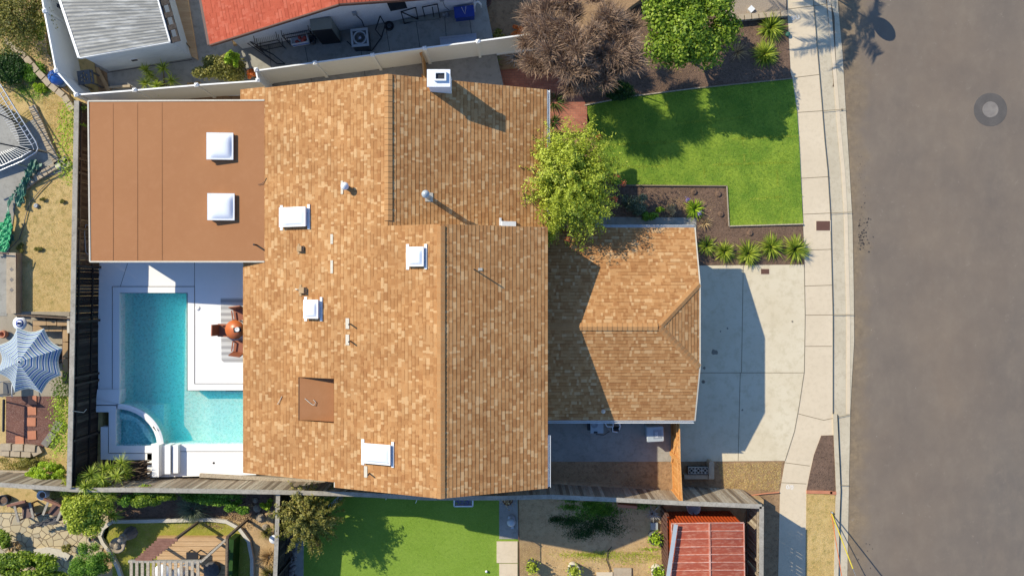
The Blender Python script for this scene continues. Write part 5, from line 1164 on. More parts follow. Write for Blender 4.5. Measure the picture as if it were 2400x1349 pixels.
# tarp: crumpled green cloth
def tarp(name, label, outline, z, amp, mat, n=26):
    poly = wp(outline, z); a = np.array(poly); lo, hi = a.min(0), a.max(0); b = MB(); step = (hi-lo)/n
    hs = {}
    def H(i, j):
        if (i, j) not in hs: hs[(i, j)] = z+abs(math.sin(i*.9+j*.35)*.5+math.sin(j*1.3-i*.2)*.4+random.uniform(-.5,.5))*amp
        return hs[(i, j)]
    P = lambda i, j: (lo[0]+step[0]*i, lo[1]+step[1]*j, H(i, j))
    for i in range(n):
        for j in range(n):
            c = np.array([[lo[0]+step[0]*(i+.5), lo[1]+step[1]*(j+.5)]])
            if inpoly(c, poly)[0]: b.face([P(i,j),P(i+1,j),P(i+1,j+1),P(i,j+1)])
    return tag(b.build(name, mat), label, 'tarp')
tarp('green_tarp', 'crumpled dark green tarp lying across the tan blocks by the trampoline', [(75,375),(103,382),(80,410),(62,440),(60,470),(55,485),(38,480),(42,450),(25,480),(26,500),(36,560),(15,580),(20,470),(55,420)], 1.08, .16, M['green'])
tarp('green_tarp', 'flat bright green tarp hanging at the left edge above the white wall', [(-30,530),(8,520),(22,495),(30,530),(22,580),(15,590),(-30,590)], 1.3, .08, M['bgreen'])
b = MB(); b.tube([W(118,422,1.0), W(95,445,1.0), W(70,475,1.0), W(62,500,1.0), W(55,530,1.0), W(45,560,1.0), W(15,592,1.3)], .016, 6); tag(b.build('garden_hose', M['dgrey']), 'dark garden hose curving from the tan blocks down to the white wall', 'hose')
c = W(85,482,1.0); b = MB(); b.lathe((c.x,c.y,.95),[(.1,0),(.1,.08),(.07,.1),(0,.06)],12); tag(b.build('sprinkler', M['grey']), 'small grey round sprinkler head in the dry lawn', 'sprinkler')
c = W(136,388,1.1); b = MB(); b.lathe((c.x,c.y,1.0),[(.14,0),(.14,.1),(.1,.12),(0,.1)],10); tag(b.build('white_stone', M['cream']), 'white rounded stone on the bend of the tan blocks', 'stone')
for i, (x, y, r_, lab) in enumerate(((45,580,.25,'dark green weed beside the top of the white wall'),(100,468,.12,'tiny green weed beside the sprinkler in the dry lawn'),(90,580,.2,'sparse weed in the middle of the dry lawn'),(145,470,.12,'little weed near the fence in the dry lawn'))):
    shrub(lab, x, y, 1.02, (r_,r_,.07), int(800*r_*4), .035, M['lf_olive'], .95, k=5, name='weed')
# white wall with diamond inlays
t = thing('garden_wall', tuple(W(26,655,.96)), 'low white capped wall with grey diamond inlays at the left edge', 'wall')
MB().prism(wp([(15,592),(37,592),(37,734),(15,734)],1.35), .95, 1.35).build('wall_body', M['blockstone'], t)
for (x, y) in ((27,631),(27,655),(27,679)):
    p = W(x,y,1.35); b = MB(); b.box((p.x,p.y,1.35),(.13,.13,.006),R(45)); b.build('diamond_inlay', M['greyblock'], t)
b = MB(); b.tube([W(-20,592,1.5), W(20,594,1.5)], .03, 8); b.tube([W(38,596,1.4), W(38,730,1.0)], .02, 6); b.build('pipe_rail', M['chocolate'], t)
slab('patio', [(-100,600),(16,600),(16,740),(-100,740)], 1.0, M['conc2'], .1)
slab('patio', [(-200,730),(163,730),(160,928),(-200,928)], .99, M['tile'], .1)
slab('bark_bed', [(14,928),(150,928),(140,990),(100,1048),(14,1048)], .985, M['redmulch'], .1)
wd_ = wood_fence('patio_screen', [(38,738),(100,742),(165,746)], [2.0]*3, .98, 'dark wooden screen wall behind the sectional sofa', ('blackwood','darkwood'), .06, side=1)
# patio: sofa, table, umbrella
t = thing('sectional_sofa', tuple(W(120,790,1.0)), 'brown wicker L-shaped sofa with tan cushions against the fence', 'sofa')
def pb(pp, z0, z1): return MB().prism(wp(pp, z1), z0, z1)
pb([(76,752),(160,752),(160,776),(76,776)], 1.0, 1.35).build('base', M['brown'], t); pb([(146,776),(160,776),(160,900),(146,900)], 1.0, 1.35).build('base', M['brown'], t)
for pp in ([(77,750),(108,750),(108,762),(77,762)],[(109,750),(132,750),(132,762),(109,762)],[(134,750),(158,750),(158,763),(134,763)]): pb(pp,1.35,1.75).build('back_cushion', M['cushion'], t)
for pp in ([(77,763),(114,763),(114,776),(77,776)],[(115,763),(145,763),(145,776),(115,776)],[(147,766),(159,766),(159,800),(147,800)],[(147,802),(159,802),(159,838),(147,838)],[(147,840),(159,840),(159,872),(147,872)]): pb(pp,1.35,1.47).build('seat_cushion', M['cushion'], t)
pb([(157,742),(163,742),(163,780),(157,780)], 1.0, 1.9).build('side_panel', M['cream'], t)
c = W(45,757,1.55); t = thing('side_table', (c.x,c.y,1.0), 'round side table with blue and white rings above the striped umbrella', 'table')
for i, (r_, m_) in enumerate(((.30,'white'),(.25,'dblue'),(.22,'white'),(.17,'dblue'),(.12,'white'))): b = MB(); b.lathe((c.x,c.y,1.5+i*.006),[(r_,0),(r_,.02 if i == 0 else .006),(0,.02 if i == 0 else .006)],24); b.build('table_top' if i == 0 else 'ring', M[m_], t)
MB().tube([(c.x,c.y,1.0),(c.x,c.y,1.5)],.05,10).build('leg', M['metal'], t)
c2 = thing('blue_jug', (c.x,c.y,1.53), 'small blue jug in the middle of the ringed side table', 'jug'); b = MB(); b.lathe((c.x,c.y,1.535),[(.05,0),(.06,.08),(.04,.13),(.045,.16),(0,.15)],14); b.build('body', M['dblue'], c2)
MB().tube([(c.x+.05,c.y,1.6),(c.x+.1,c.y,1.62),(c.x+.05,c.y,1.66)],.01,6).build('handle', M['dblue'], c2)
c = W(48,850,3.2); uc = W(56,846,3.0); t = thing('patio_umbrella', (uc.x,uc.y,1.0), 'large patio umbrella with blue and white striped canopy at the left edge', 'umbrella')
strp, nt, bs_, out = newmat('striped_canvas'); tc = nt.nodes.new('ShaderNodeTexCoord'); sx = nt.nodes.new('ShaderNodeSeparateXYZ'); nt.links.new(tc.outputs['UV'], sx.inputs[0])
f = fmath(nt, 'FRACT', fmath(nt, 'MULTIPLY', sx.outputs[1], 7.0)); w_ = (.72,.74,.72,1); bl = A(60,110,170); db = A(30,60,110); lb = A(150,186,206); cm = A(206,212,190)
rp = ramp(nt, [(0,bl),(.28,w_),(.46,db),(.52,lb),(.72,cm),(.86,db),(.9,w_)], const=True); nt.links.new(f, rp.inputs[0]); nt.links.new(rp.outputs[0], bs_.inputs[0]); bs_.inputs['Roughness'].default_value = .9
tl = nt.nodes.new('ShaderNodeBsdfTranslucent'); nt.links.new(rp.outputs[0], tl.inputs[0]); ms = nt.nodes.new('ShaderNodeMixShader'); ms.inputs[0].default_value = .25; nt.links.new(bs_.outputs[0], ms.inputs[1]); nt.links.new(tl.outputs[0], ms.inputs[2]); nt.links.new(ms.outputs[0], out.inputs[0])
R0 = 1.45; ap = Vector((uc.x, uc.y, 3.3)); b = MB(); ns = 8; K = 10
for s_ in range(ns):
    a0 = 2*math.pi*(s_+.45)/ns; a1 = 2*math.pi*(s_+1.45)/ns
    for i in range(K):
        for j in range(6):
            def P(i, j):
                r = i/K; u = j/6; e0 = Vector((math.cos(a0), math.sin(a0), 0)); e1 = Vector((math.cos(a1), math.sin(a1), 0)); sag = 1-.13*math.sin(math.pi*u)*r
                e = e0.lerp(e1, u)*sag; return ap+e*R0*r+Vector((0,0,-.62*r**1.15-.05*math.sin(math.pi*u)*r))
            q = [P(i,j),P(i+1,j),P(i+1,j+1),P(i,j+1)]; uv = [(0,i/K),(0,(i+1)/K),(0,(i+1)/K),(0,i/K)]
            b.face(q if i else [q[0],q[1],q[2]], uv if i else uv[:3], smooth=True)
b.build('canopy', strp, t)
MB().tube([(uc.x,uc.y,1.0),(uc.x,uc.y,3.25)],.025,10).build('pole', M['metal'], t)
for s_ in range(ns):
    a0 = 2*math.pi*(s_+.45)/ns; MB().tube([(ap.x,ap.y,ap.z-.04),(ap.x+R0*.98*math.cos(a0),ap.y+R0*.98*math.sin(a0),ap.z-.66)],.01,5).build('rib', M['white'], t)
b = MB(); b.lathe(tuple(ap-Vector((0,0,.02))),[(.03,0),(.025,.05),(0,.08)],10); b.build('finial', M['black'], t)
b = MB(); b.lathe((uc.x,uc.y,.99),[(.26,0),(.25,.05),(.05,.08),(.04,.2)],18); b.build('base', M['dgrey'], t)
def tubechair(px, py, rz, label):
    t = thing('tube_chair', (0,0,0), label, 'chair'); b = MB(); b.box((0,0,.4),(.5,.48,.03)); b.build('seat', M['dgrey'], t)
    b = MB(); b.box((0,.26,.42),(.5,.03,.45)); b.build('backrest', M['dgrey'], t)
    for s_ in (-1,1): MB().tube([(s_*.28,-.25,0),(s_*.28,-.27,.6),(s_*.29,0,.66),(s_*.27,.3,.62),(s_*.2,.38,.5)],.02,8).build('armrest', M['white'], t)
    c = W(px,py,1.4); t.location = (c.x,c.y,1.0); t.rotation_euler.z = rz
tubechair(22, 908, R(180), 'dark patio chair with white tube arms below the striped umbrella')
t = thing('patio_table', tuple(W(110,835,1.0)), 'low grey table between the umbrella and the sofa', 'table'); c = W(112,830,1.4); MB().box((c.x,c.y,1.35),(.85,.9,.05)).build('table_top', M['slate'], t)
for x in (-.35,.35):
    for y in (-.38,.38): MB().box((c.x+x,c.y+y,1.0),(.05,.05,.35)).build('leg', M['slate'], t)
c = W(6,783,1.2); b = MB(); b.lathe((c.x,c.y,1.0),[(.12,0),(.18,.12),(.16,.24),(.1,.24),(.09,.1),(0,.1)],14); tag(b.build('red_pot', M['terracotta']), 'small red-orange pot left of the ringed side table', 'pot')
b = MB(); b.tube([W(9,936,1.5), W(8,1010,1.5)], .05, 8); b.tube([W(9,936,1.5), W(10,940,1.0)], .03, 6); b.tube([W(8,1010,1.5), W(9,1006,1.0)], .03, 6); tag(b.build('black_handrail', M['black']), 'black tubular handrail left of the red bark bed', 'railing')
for (x, y, lab) in ((76,937,'topmost terracotta paver in the red bark bed, partly shaded'),(75,962,'second terracotta paver down the red bark bed'),(74,988,'third terracotta paver down the red bark bed'),(75,1019,'lowest right terracotta paver in the sun above the blocks'),(46,1031,'sunlit terracotta paver lower left in the bark bed')):
    p = W(x,y,1.0); b = MB(); b.box((p.x,p.y,.97),(.37,.37,.045),R(random.uniform(-3,3))); tag(b.build('stepping_paver', M['terracotta']), lab, 'paver', 'terracotta pavers in the bark bed')
shrub('lime green round bush in the corner where the two wooden fences meet', 112, 1108, 1.4, (1.05,.62,.45), 8000, .05, M['lf_lime'], .95, k=24, lr=(.18,.32))
shrub('scruffy yellow-green hedge strip left of the lime corner bush', 18, 1115, 1.2, (.6,.2,.2), 1500, .045, M['lf_yg'], .95, k=10)
shrub('patchy green weeds below the tan blocks', 60, 1085, 1.05, (.6,.25,.1), 1400, .04, M['lf_olive'], .95, k=12)
b = MB(); b.beam(W(-20,1103,1.1), W(70,1105,1.1), .08, .12); b.beam(W(70,1105,1.1), W(72,1096,1.1), .08, .12); tag(b.build('curb_strip', M['blockstone']), 'pale low kerb left of the lime corner bush', 'kerb')

# ---- south-west garden: flagstone patio, mossy lawn, deck, pergola
flag, nt, bf, out = newmat('flagstone'); gg = nt.nodes.new('ShaderNodeNewGeometry'); vo = nt.nodes.new('ShaderNodeTexVoronoi'); vo.feature = 'DISTANCE_TO_EDGE'; vo.inputs['Scale'].default_value = 3.2; vo.inputs['Randomness'].default_value = .85
v2 = nt.nodes.new('ShaderNodeTexVoronoi'); v2.inputs['Scale'].default_value = 3.2; v2.inputs['Randomness'].default_value = .85
nz = noise(nt, gg.outputs['Position'], 2.5, 3); mx = nt.nodes.new('ShaderNodeMixRGB'); mx.inputs[0].default_value = .06; nt.links.new(gg.outputs['Position'], mx.inputs[1]); nt.links.new(nz.outputs[1], mx.inputs[2])
nt.links.new(mx.outputs[0], vo.inputs['Vector']); nt.links.new(mx.outputs[0], v2.inputs['Vector'])
sv = nt.nodes.new('ShaderNodeSeparateColor'); nt.links.new(v2.outputs['Color'], sv.inputs[0]); rc = ramp(nt, [(0,A(196,178,140)),(.4,A(214,194,154)),(.75,A(178,166,140)),(1,A(224,200,150))]); nt.links.new(sv.outputs[0], rc.inputs[0])
re = ramp(nt, [(.02,(0,0,0,1)),(.05,(1,1,1,1))]); nt.links.new(vo.outputs['Distance'], re.inputs[0]); nt.links.new(mixc(nt, A(150,128,98), rc.outputs[0], re.outputs[0]), bf.inputs[0]); bf.inputs['Roughness'].default_value = .9; bumpn(nt, bf, re.outputs[0], .8, .03)
slab('flagstone_patio', [(-200,1150),(250,1150),(255,1240),(225,1330),(-200,1400)], .86, flag, .1)
slab('mossy_lawn', [(236,1240),(262,1222),(300,1218),(520,1216),(560,1228),(588,1270),(592,1349),(590,1500),(270,1500),(262,1300),(240,1275)], .86, M['turf3'], .1)
slab('shaded_bed', [(200,1150),(640,1150),(640,1205),(590,1225),(520,1212),(280,1214),(200,1200)], .85, M['mulch'], .1)
slab('garden_path', [(592,1215),(640,1195),(645,1349),(645,1500),(598,1500)], .855, M['dirt'], .1)
def curb(pts, z, wd, h, label):
    P = [W(x,y,z) for x,y in pts]; L = []; Rr = []
    for i, p in enumerate(P):
        d = (P[min(i+1,len(P)-1)]-P[max(i-1,0)]).normalized(); n = Vector((-d.y,d.x,0))*wd/2; L.append(p+n); Rr.append(p-n)
    b = MB(); up = Vector((0,0,h)); b.grid([[L[i]-up, L[i], Rr[i], Rr[i]-up] for i in range(len(P))], smooth=False); tag(b.build('curb_wall', M['cream']), label, 'kerb')
curb([(262,1222),(330,1221),(420,1219),(490,1217),(530,1222),(560,1238),(582,1268),(590,1310),(590,1349),(590,1450)], 1.0, .15, .16, 'curved pale concrete kerb round the mossy lawn and deck')
curb([(262,1222),(240,1238),(233,1256),(240,1272),(258,1295),(275,1330),(285,1360)], 1.0, .15, .16, 'short pale kerb curving down the left side of the mossy lawn')
curb([(80,1296),(110,1291),(140,1296),(160,1308)], .95, .34, .1, 'pale curved slab step between the flagstones and the leafy shrub')
# deck + pergola
dk = thing('garden_deck', tuple(W(460,1310,.86)), 'raised tan board deck in the lower left lawn', 'deck')
b = MB()
for i in range(16):
    y0 = 1258+i*11; b.prism(wp([(368,y0),(532,y0),(532,y0+10),(368,y0+10)],1.1), .86, 1.1)
b.build('deck_boards', M['deckwood'], dk)
pg = thing('pergola', tuple(W(420,1330,1.1)), 'weathered wooden pergola with grey slats and a brown slatted roof wing', 'pergola')
zt = 3.1
for i in range(13):
    x = 308+i*13; p, q = W(x,1314,zt), W(x,1440,zt); MB().beam(p, q, .12, .04).build('slat', M['greywood'], pg)
MB().beam(W(302,1314,zt-.05), W(474,1314,zt-.05), .09, .12).build('beam', M['rail'], pg)
MB().beam(W(473,1314,zt-.05), W(533,1260,zt-.3), .09, .12).build('beam', M['greywood'], pg); MB().beam(W(533,1258,zt-.2), W(530,1450,zt-.2), .09, .14).build('beam', M['darkwood'], pg)
b = MB()
for i in range(9):
    s_ = i/8; a = W(318+50*s_, 1310-46*s_, zt-.02+.15*s_); c = W(358+58*s_, 1310-46*s_, zt-.02+.15*s_); b.beam(a, c, .11, .05)
b.build('slatted_wing', M['redwood'], pg)
for (x, y) in ((318,1312),(472,1314),(533,1258),(412,1262)):
    p = W(x,y,zt-.1); MB().box((p.x,p.y,.86),(.1,.1,zt-.96)).build('post', M['darkwood'], pg)
b = MB(); b.pprism([(536,1262),(548,1264),(544,1349),(542,1450),(534,1450)], 1.6, .7); tag(b.build('dark_hedge', M['lf_dark']), 'narrow dark clipped strip along the right side of the deck', 'hedge')
c = W(450,1305,1.5); t = thing('grill', (c.x,c.y,1.1), 'small dark slatted grill chair standing on the tan deck', 'chair'); MB().box((c.x,c.y,1.45),(.5,.42,.05)).build('seat', M['black'], t); MB().box((c.x,c.y-.22,1.5),(.5,.04,.35)).build('backrest', M['grey'], t)
for x in (-.2,.2):
    for y in (-.17,.17): MB().box((c.x+x,c.y+y,1.1),(.04,.04,.35)).build('leg', M['black'], t)
c = W(490,1340,1.6); b = MB(); b.lathe((c.x,c.y,1.1),[(.3,0),(.34,.1),(.36,.3),(.2,.42),(0,.46)],10,False); tag(b.build('covered_seat', M['slate']), 'dark covered round seat at the bottom of the deck', 'seat')
c = W(385,1338,1.5); b = MB(); b.lathe((c.x,c.y,1.1),[(.04,0),(.04,.55),(.38,.56),(.38,.6),(0,.61)],20); tag(b.build('round_table', M['white']), 'white round table glimpsed beneath the pergola slats', 'table')
c = W(415,1345,1.5); b = MB(); b.lathe((c.x,c.y,1.1),[(.2,0),(.24,.3),(.26,.4),(0,.42)],14); tag(b.build('stool', M['white']), 'white stool glimpsed beneath the pergola slats, right of the table', 'stool')
# fountain with statue
c = W(275,1277,1.3); t = thing('bird_bath', (c.x,c.y,.87), 'round stone bird bath basin with a rock in it on the mossy lawn', 'bird bath')
b = MB(); b.lathe((c.x,c.y,.87),[(.16,0),(.14,.25),(.2,.33),(.34,.4),(.34,.44),(.28,.44),(.2,.38),(0,.36)],22); b.build('basin', M['rock'], t); b = MB(); b.lathe((c.x-.03,c.y-.06,1.22),[(.13,0),(.15,.06),(.08,.14),(0,.15)],7,False); b.build('centre_stone', M['rock'], t)
c = W(295,1255,1.3); t = thing('rock_statue', (c.x,c.y,.87), 'rough stone statue standing behind the bird bath', 'statue'); b = MB(); b.lathe((c.x,c.y,.87),[(.3,0),(.26,.2),(.2,.4),(.15,.55)],8,False); b.build('pedestal', M['darkrock'], t); b = MB(); b.lathe((c.x,c.y,1.42),[(.15,0),(.19,.12),(.12,.22),(.14,.32),(.07,.42),(0,.44)],8,False); b.build('figure', M['rock'], t)
# adirondack chairs and cover
def adiron(px, py, rz, label):
    t = thing('slat_chair', (0,0,0), label, 'chair', 'brown chairs on the flagstones')
    MB().beam((0,-.28,.38),(0,.26,.26),.5,.04).build('seat', M['chocolate'], t); MB().beam((0,.22,.28),(0,.55,.85),.52,.05).build('backrest', M['chocolate'], t)
    for s_ in (-1,1): MB().beam((s_*.33,-.32,.56),(s_*.33,.38,.56),.1,.03).build('armrest', M['rail'], t)
    MB().beam((-.4,.5,.86),(.4,.5,.86),.1,.08).build('top_board', M['redwood'], t)
    for s_ in (-1,1):
        for y in (-.28,.3): MB().box((s_*.32,y,0),(.06,.06,.55)).build('leg', M['chocolate'], t)
    c = W(px,py,1.4); t.location = (c.x,c.y,.87); t.rotation_euler.z = rz
adiron(58, 1200, R(14), 'brown wooden chair with pale arms at left on the flagstones'); adiron(125, 1196, R(-22), 'brown wooden chair partly under the leaves, right on the flagstones')
tarp('folded_umbrella', 'folded dark grey umbrella lying in front of the brown wooden chairs', [(68,1232),(140,1203),(147,1212),(140,1226),(95,1232),(72,1238)], 1.3, .1, M['slate'], 14)
def pot(px, py, zg, r, h, mt, label, plant=None, pl=.02, soil='mulch'):
    c = W(px,py,zg+h); t = thing('plant_pot', (c.x,c.y,zg), label, 'pot'); b = MB(); b.lathe((c.x,c.y,zg),[(r*.75,0),(r,h),(r*.86,h),(r*.8,h-.06),(0,h-.07)],20); b.build('pot', M[mt], t)
    b = MB(); b.lathe((c.x,c.y,zg+h-.065),[(r*.8,0),(0,.012)],16); b.build('soil', M[soil], t)
    if plant: q = np.array([c.x,c.y,zg+h+.1])+rng.normal(0,1,(plant[1],3))*np.array([r*.55,r*.55,.09]); npmesh('foliage', leaves(q, np.tile([0,0,1.],(plant[1],1)), plant[2]), 4, plant[0], t)
    return t
pot(97,1160,.87,.21,.4,'white','round white pot with dark soil by the grey fence'); pot(6,1172,.87,.24,.35,'black','round black pot at the left edge of the flagstones')
pot(214,1264,.87,.13,.25,'dgrey','small dark pot at the left of the mossy lawn kerb')
# big mixed plants
dracaena('large dracaena with many spiky heads spilling over the grey fence by the spa', [(300,1125,262,1095,2.3),(300,1125,285,1085,2.1),(300,1125,215,1110,2.6),(300,1125,240,1120,2.7),(300,1125,275,1115,2.5),(305,1130,200,1140,2.8),(305,1130,232,1150,2.6),(305,1130,262,1160,2.4),(305,1130,250,1185,2.2),(305,1130,222,1170,2.5),(305,1130,292,1105,2.0),(305,1130,265,1205,1.8),(305,1130,246,1100,2.3),(300,1125,225,1132,2.6)], .9, M['lf_blade'], L=.46, w=.032, n=75, tmat='dirt')
tree('leafy_shrub_tree', 'yellow-green rounded tree below the dracaena, over the flagstones', 212, 1182, 2.1, (1.5,1.4,.8), 16000, .06, M['lf_yg'], .87, k=30, lr=(.2,.34))
shrub('small variegated bush between the white pot and the yellow-green tree', 138, 1156, 1.4, (.42,.25,.25), 1600, .04, M['lf_olive'], .87, k=10)
shrub('dense green shrub right of the dracaena along the fence, brightest patch', 355, 1160, 2.1, (1.2,.5,.55), 10000, .045, M['lf_bright'], .87, k=26, lr=(.18,.3))
shrub('dark green shrub between the dracaena and the bright shrub', 310, 1168, 1.9, (.6,.45,.45), 2500, .045, M['lf_green'], .87, k=12)
strap('feathery_plant', 'feathery grey-green plant drooping over the pale kerb', 452, 1190, 1.1, .8, .016, 520, M['lf_grey'], 'shrub', droop=.4, heart=.2)
shrub('shaded dark green planting strip beneath the grey fence', 500, 1162, 1.5, (1.4,.35,.35), 6500, .05, M['lf_green'], .87, k=24)
shrub('yellow-green plant near the corner of the kerb and fence', 560, 1186, 1.5, (.6,.35,.35), 2200, .045, M['lf_green'], .87, k=8)
shrub('small leafy plant left of the dark fence top', 625, 1180, 1.2, (.35,.3,.25), 1300, .045, M['lf_lime'], .87, k=8)
spray_tree('olive_tree', 'olive-leaved round tree right of the dark fence, casting a spiky shadow on the lawn', 722, 1215, 2.4, (1.5,1.55,.95), 150, 75, .06, M['lf_olive'], .7, .035, .36, 1800, .3)
shrub('large light green leafy shrub filling the bottom left corner', 62, 1335, 1.8, (2.1,.95,.7), 15000, .07, M['lf_bright'], .87, k=36, lr=(.16,.28))
shrub('mid green feathery shrub right of the bottom left corner shrub', 214, 1310, 1.6, (1.2,1.05,.7), 11000, .045, M['lf_green'], .87, k=34, lr=(.16,.28), aspect=.35)
shrub('green leafy plant at the left edge above the corner shrub', 12, 1262, 1.3, (.35,.5,.3), 1800, .05, M['lf_bright'], .87, k=10)
shrub('orange-brown succulent cluster at the edge of the flagstones', 36, 1282, 1.15, (.28,.3,.2), 900, .045, M['lf_dry'], .87, k=8)
shrub('small reddish-green bush touching the feathery shrub', 160, 1284, 1.2, (.25,.25,.2), 900, .04, M['lf_olive'], .87, k=6)
strap('ornamental_grass', 'tall dry ornamental grass beside the dark fence, lower left', 632, 1305, .86, .6, .014, 380, M['lf_dry'], droop=.3, heart=.12)
strap('ornamental_grass', 'greener ornamental grass below the dry one beside the dark fence', 634, 1345, .86, .55, .014, 300, M['lf_olive'], droop=.3, heart=.12)
strap('ornamental_grass', 'small grass tuft above the white disc by the dark fence', 625, 1245, .86, .4, .012, 220, M['lf_olive'], droop=.3)
c = W(640,1264,1.05); b = MB(); b.lathe((c.x,c.y,.9),[(.17,0),(.19,.1),(.16,.13),(.03,.13),(0,.16)],18); tag(b.build('garden_lantern', M['white']), 'round white lantern lid beside the dark fence', 'lantern')
for i, (x, y, r_, lab) in enumerate(((603,1190,.18,'pale garden rock nearest the shaded planting'),(610,1212,.2,'large pale garden rock by the fence corner'),(622,1235,.16,'garden rock below the largest one'),(598,1172,.12,'small garden rock highest by the fence'))):
    p = W(x,y,.9); b = MB(); b.lathe((p.x,p.y,.84),[(r_,0),(r_*1.05,r_*.4),(r_*.6,r_*.8),(0,r_*.85)],7,False); tag(b.build('garden_rock', M['rock']), lab, 'rock')
# roots of the dracaena in the corner planter
t = thing('root_tangle', tuple(W(330,1108,.9)), 'tangle of bare brown roots and stems in the planter by the spa steps', 'roots')
b = MB()
for i in range(26):
    x, y = random.uniform(308,350), random.uniform(1080,1125); a = random.uniform(-.4,.7); p = W(x,y,1.0+random.uniform(0,.35)); d = Vector((math.cos(a),math.sin(a)*.6,0))*random.uniform(.2,.5); b.tube([tuple(p-d),tuple(p+Vector((0,random.uniform(-.08,.08),.12))),tuple(p+d)],[.012,.03,.014],6)
b.build('root', M['trunk'], t)

# ---- artificial lawn yard
slab('paver_strip', [(688,1235),(712,1235),(711,1349),(710,1500),(694,1500)], .70, M['conc2'], .1); slab('pebble_strip', [(664,1235),(690,1235),(695,1500),(664,1500)], .69, M['mulch'], .1)
slab('patio_slab', [(1170,1170),(1213,1168),(1215,1262),(1170,1262)], .70, M['slate'] if False else M['conc2'], .1)
slab('patio_slab', [(1164,1268),(1213,1268),(1213,1318),(1164,1318)], .73, M['concrete'], .1); slab('patio_slab', [(1170,1320),(1213,1320),(1213,1349),(1210,1500),(1170,1500)], .72, M['concrete'], .1)
rk = None
for i in range(34):
    x, y = random.uniform(680,692), 1268+i*3.0+random.uniform(-2,2); p = W(x,y,.72); r_ = random.uniform(.06,.12); b = MB(); b.lathe((0,0,0),[(r_,0),(r_*1.05,r_*.4),(r_*.6,r_*.75),(0,r_*.8)],8,True); o = b.build('river_stone', M['darkrock'], loc=(0,0,0)); o.location = (p.x,p.y,.68); o.scale = (1.2,.85,1); o.rotation_euler.z = random.uniform(0,3)
    tag(o, ORD[i]+' grey river stone from the top beside the artificial lawn paver strip', 'stone', 'river stones beside the artificial lawn')
p = W(782,1172,1.0); b = MB(); b.beam(W(770,1190,.8), W(800,1162,1.6), .2, .04); tag(b.build('leaning_board', M['palegrey']), 'pale grey board leaning beside the olive tree', 'board')
t = thing('drying_rack', tuple(W(940,1167,.7)), 'thin white pipe rack standing under the south gable eave', 'rack')
P = [W(908,1162,1.7), W(975,1166,1.7)]; MB().tube(P,.018,6).build('rail', M['white'], t)
for (x, y) in ((904,1170),(974,1178),(980,1166)): b = MB(); b.tube([W(x,y,.7), W(x+3,y-8,1.7)],.016,6); b.build('leg', M['white'], t)
c = W(1086,1175,1.3); t = thing('wicker_box', (c.x,c.y,.7), 'white frame box of lavender cuttings by the fence under the roof peak', 'planter')
b = MB()
for x0,y0,x1,y1 in ((-.4,-.2,.4,-.2),(-.4,.2,.4,.2),(-.4,-.2,-.4,.2),(.4,-.2,.4,.2)): b.beam((c.x+x0,c.y+y0,1.15),(c.x+x1,c.y+y1,1.15),.05,.3)
b.build('frame', M['white'], t); q = np.array([c.x,c.y,1.2])+rng.uniform(-1,1,(260,3))*np.array([.36,.17,.08]); strips_mesh('cuttings', q, rng.normal(0,1,(260,3)), .16, .015, M['purple'], t)
pot(1190,1172,.7,.23,.4,'rust','dark bowl pot with bare twigs at the top of the grey slab', (M['lf_dry'],90,.04))
c = W(1198,1222,1.2); t = thing('pedestal_fan', (c.x,c.y,.72), 'pale blue round-topped pedestal on the shaded grey slab', 'pedestal'); b = MB(); b.lathe((c.x,c.y,.72),[(.16,0),(.16,.04),(.05,.06),(.05,.45),(.17,.48),(.19,.55),(.1,.62),(0,.63)],18); b.build('body', M['palegrey'], t); b = MB(); b.box((c.x+.05,c.y-.32,.72),(.12,.22,.1)); b.build('foot', M['palegrey'], t)
c = W(1140,1338,.75); b = MB(); n = 10; b.grid([[(c.x+.06*math.sin(math.pi*i/6)*math.cos(2*math.pi*j/n), c.y+.06*math.sin(math.pi*i/6)*math.sin(2*math.pi*j/n), .75+.06*math.cos(math.pi*i/6)) for j in range(n)] for i in range(7)], close=True); tag(b.build('small_ball', M['white']), 'tiny white ball on the artificial lawn near the slabs', 'ball')
# iron railing at the dry yard
t = thing('iron_railing', tuple(W(1216,1260,.7)), 'rusty black iron railing between the slabs and the dry yard', 'railing'); b = MB(); b.tube([W(1215,1168,1.5), W(1216,1262,1.5), W(1220,1500,1.5)], .018, 6); b.build('rail', M['rust'], t)
b = MB()
for i in range(34): p = W(1216,1262,1.5).lerp(W(1220,1420,1.5), i/33); b.beam(p, Vector((p.x,p.y,.68)), .015, .015)
b.build('baluster', M['rust'], t)
for (x, y) in ((1215,1170),(1216,1262)): p = W(x,y,1.55); MB().box((p.x,p.y,.68),(.05,.05,.87)).build('post', M['rust'], t)
# pots of the dry yard
pot(1536,1262,.67,.28,.5,'dgrey','dark round pot with a yellow-green plant left of the red shed', (M['lf_lime'],260,.05))
pot(1247,1328,.67,.26,.5,'dgrey','dark round pot with a leafy plant by the iron railing', (M['lf_yg'],260,.05)); pot(1345,1336,.67,.28,.5,'cream','pale-rimmed round pot with a leafy plant at the bottom of the dry yard', (M['lf_yg'],260,.05)); pot(1543,1342,.67,.3,.5,'cream','pale round pot with a lime plant at the lower left of the red shed', (M['lf_lime'],300,.05))
c = W(1628,1192,1.2); t = thing('tub', (c.x,c.y,.7), 'pale round tub in the shade between the grey fence and the orange roof edge', 'tub'); b = MB(); b.lathe((c.x,c.y,.7),[(.26,0),(.3,.4),(.27,.4),(.24,.1),(0,.1)],22); b.build('tub', M['palegrey'], t)
c = W(1534,1233,.8); b = MB(); b.box((c.x,c.y,.67),(.3,.32,.12)); tag(b.build('step_block', M['palegrey']), 'square pale block above the dark pot in the dry yard', 'block')
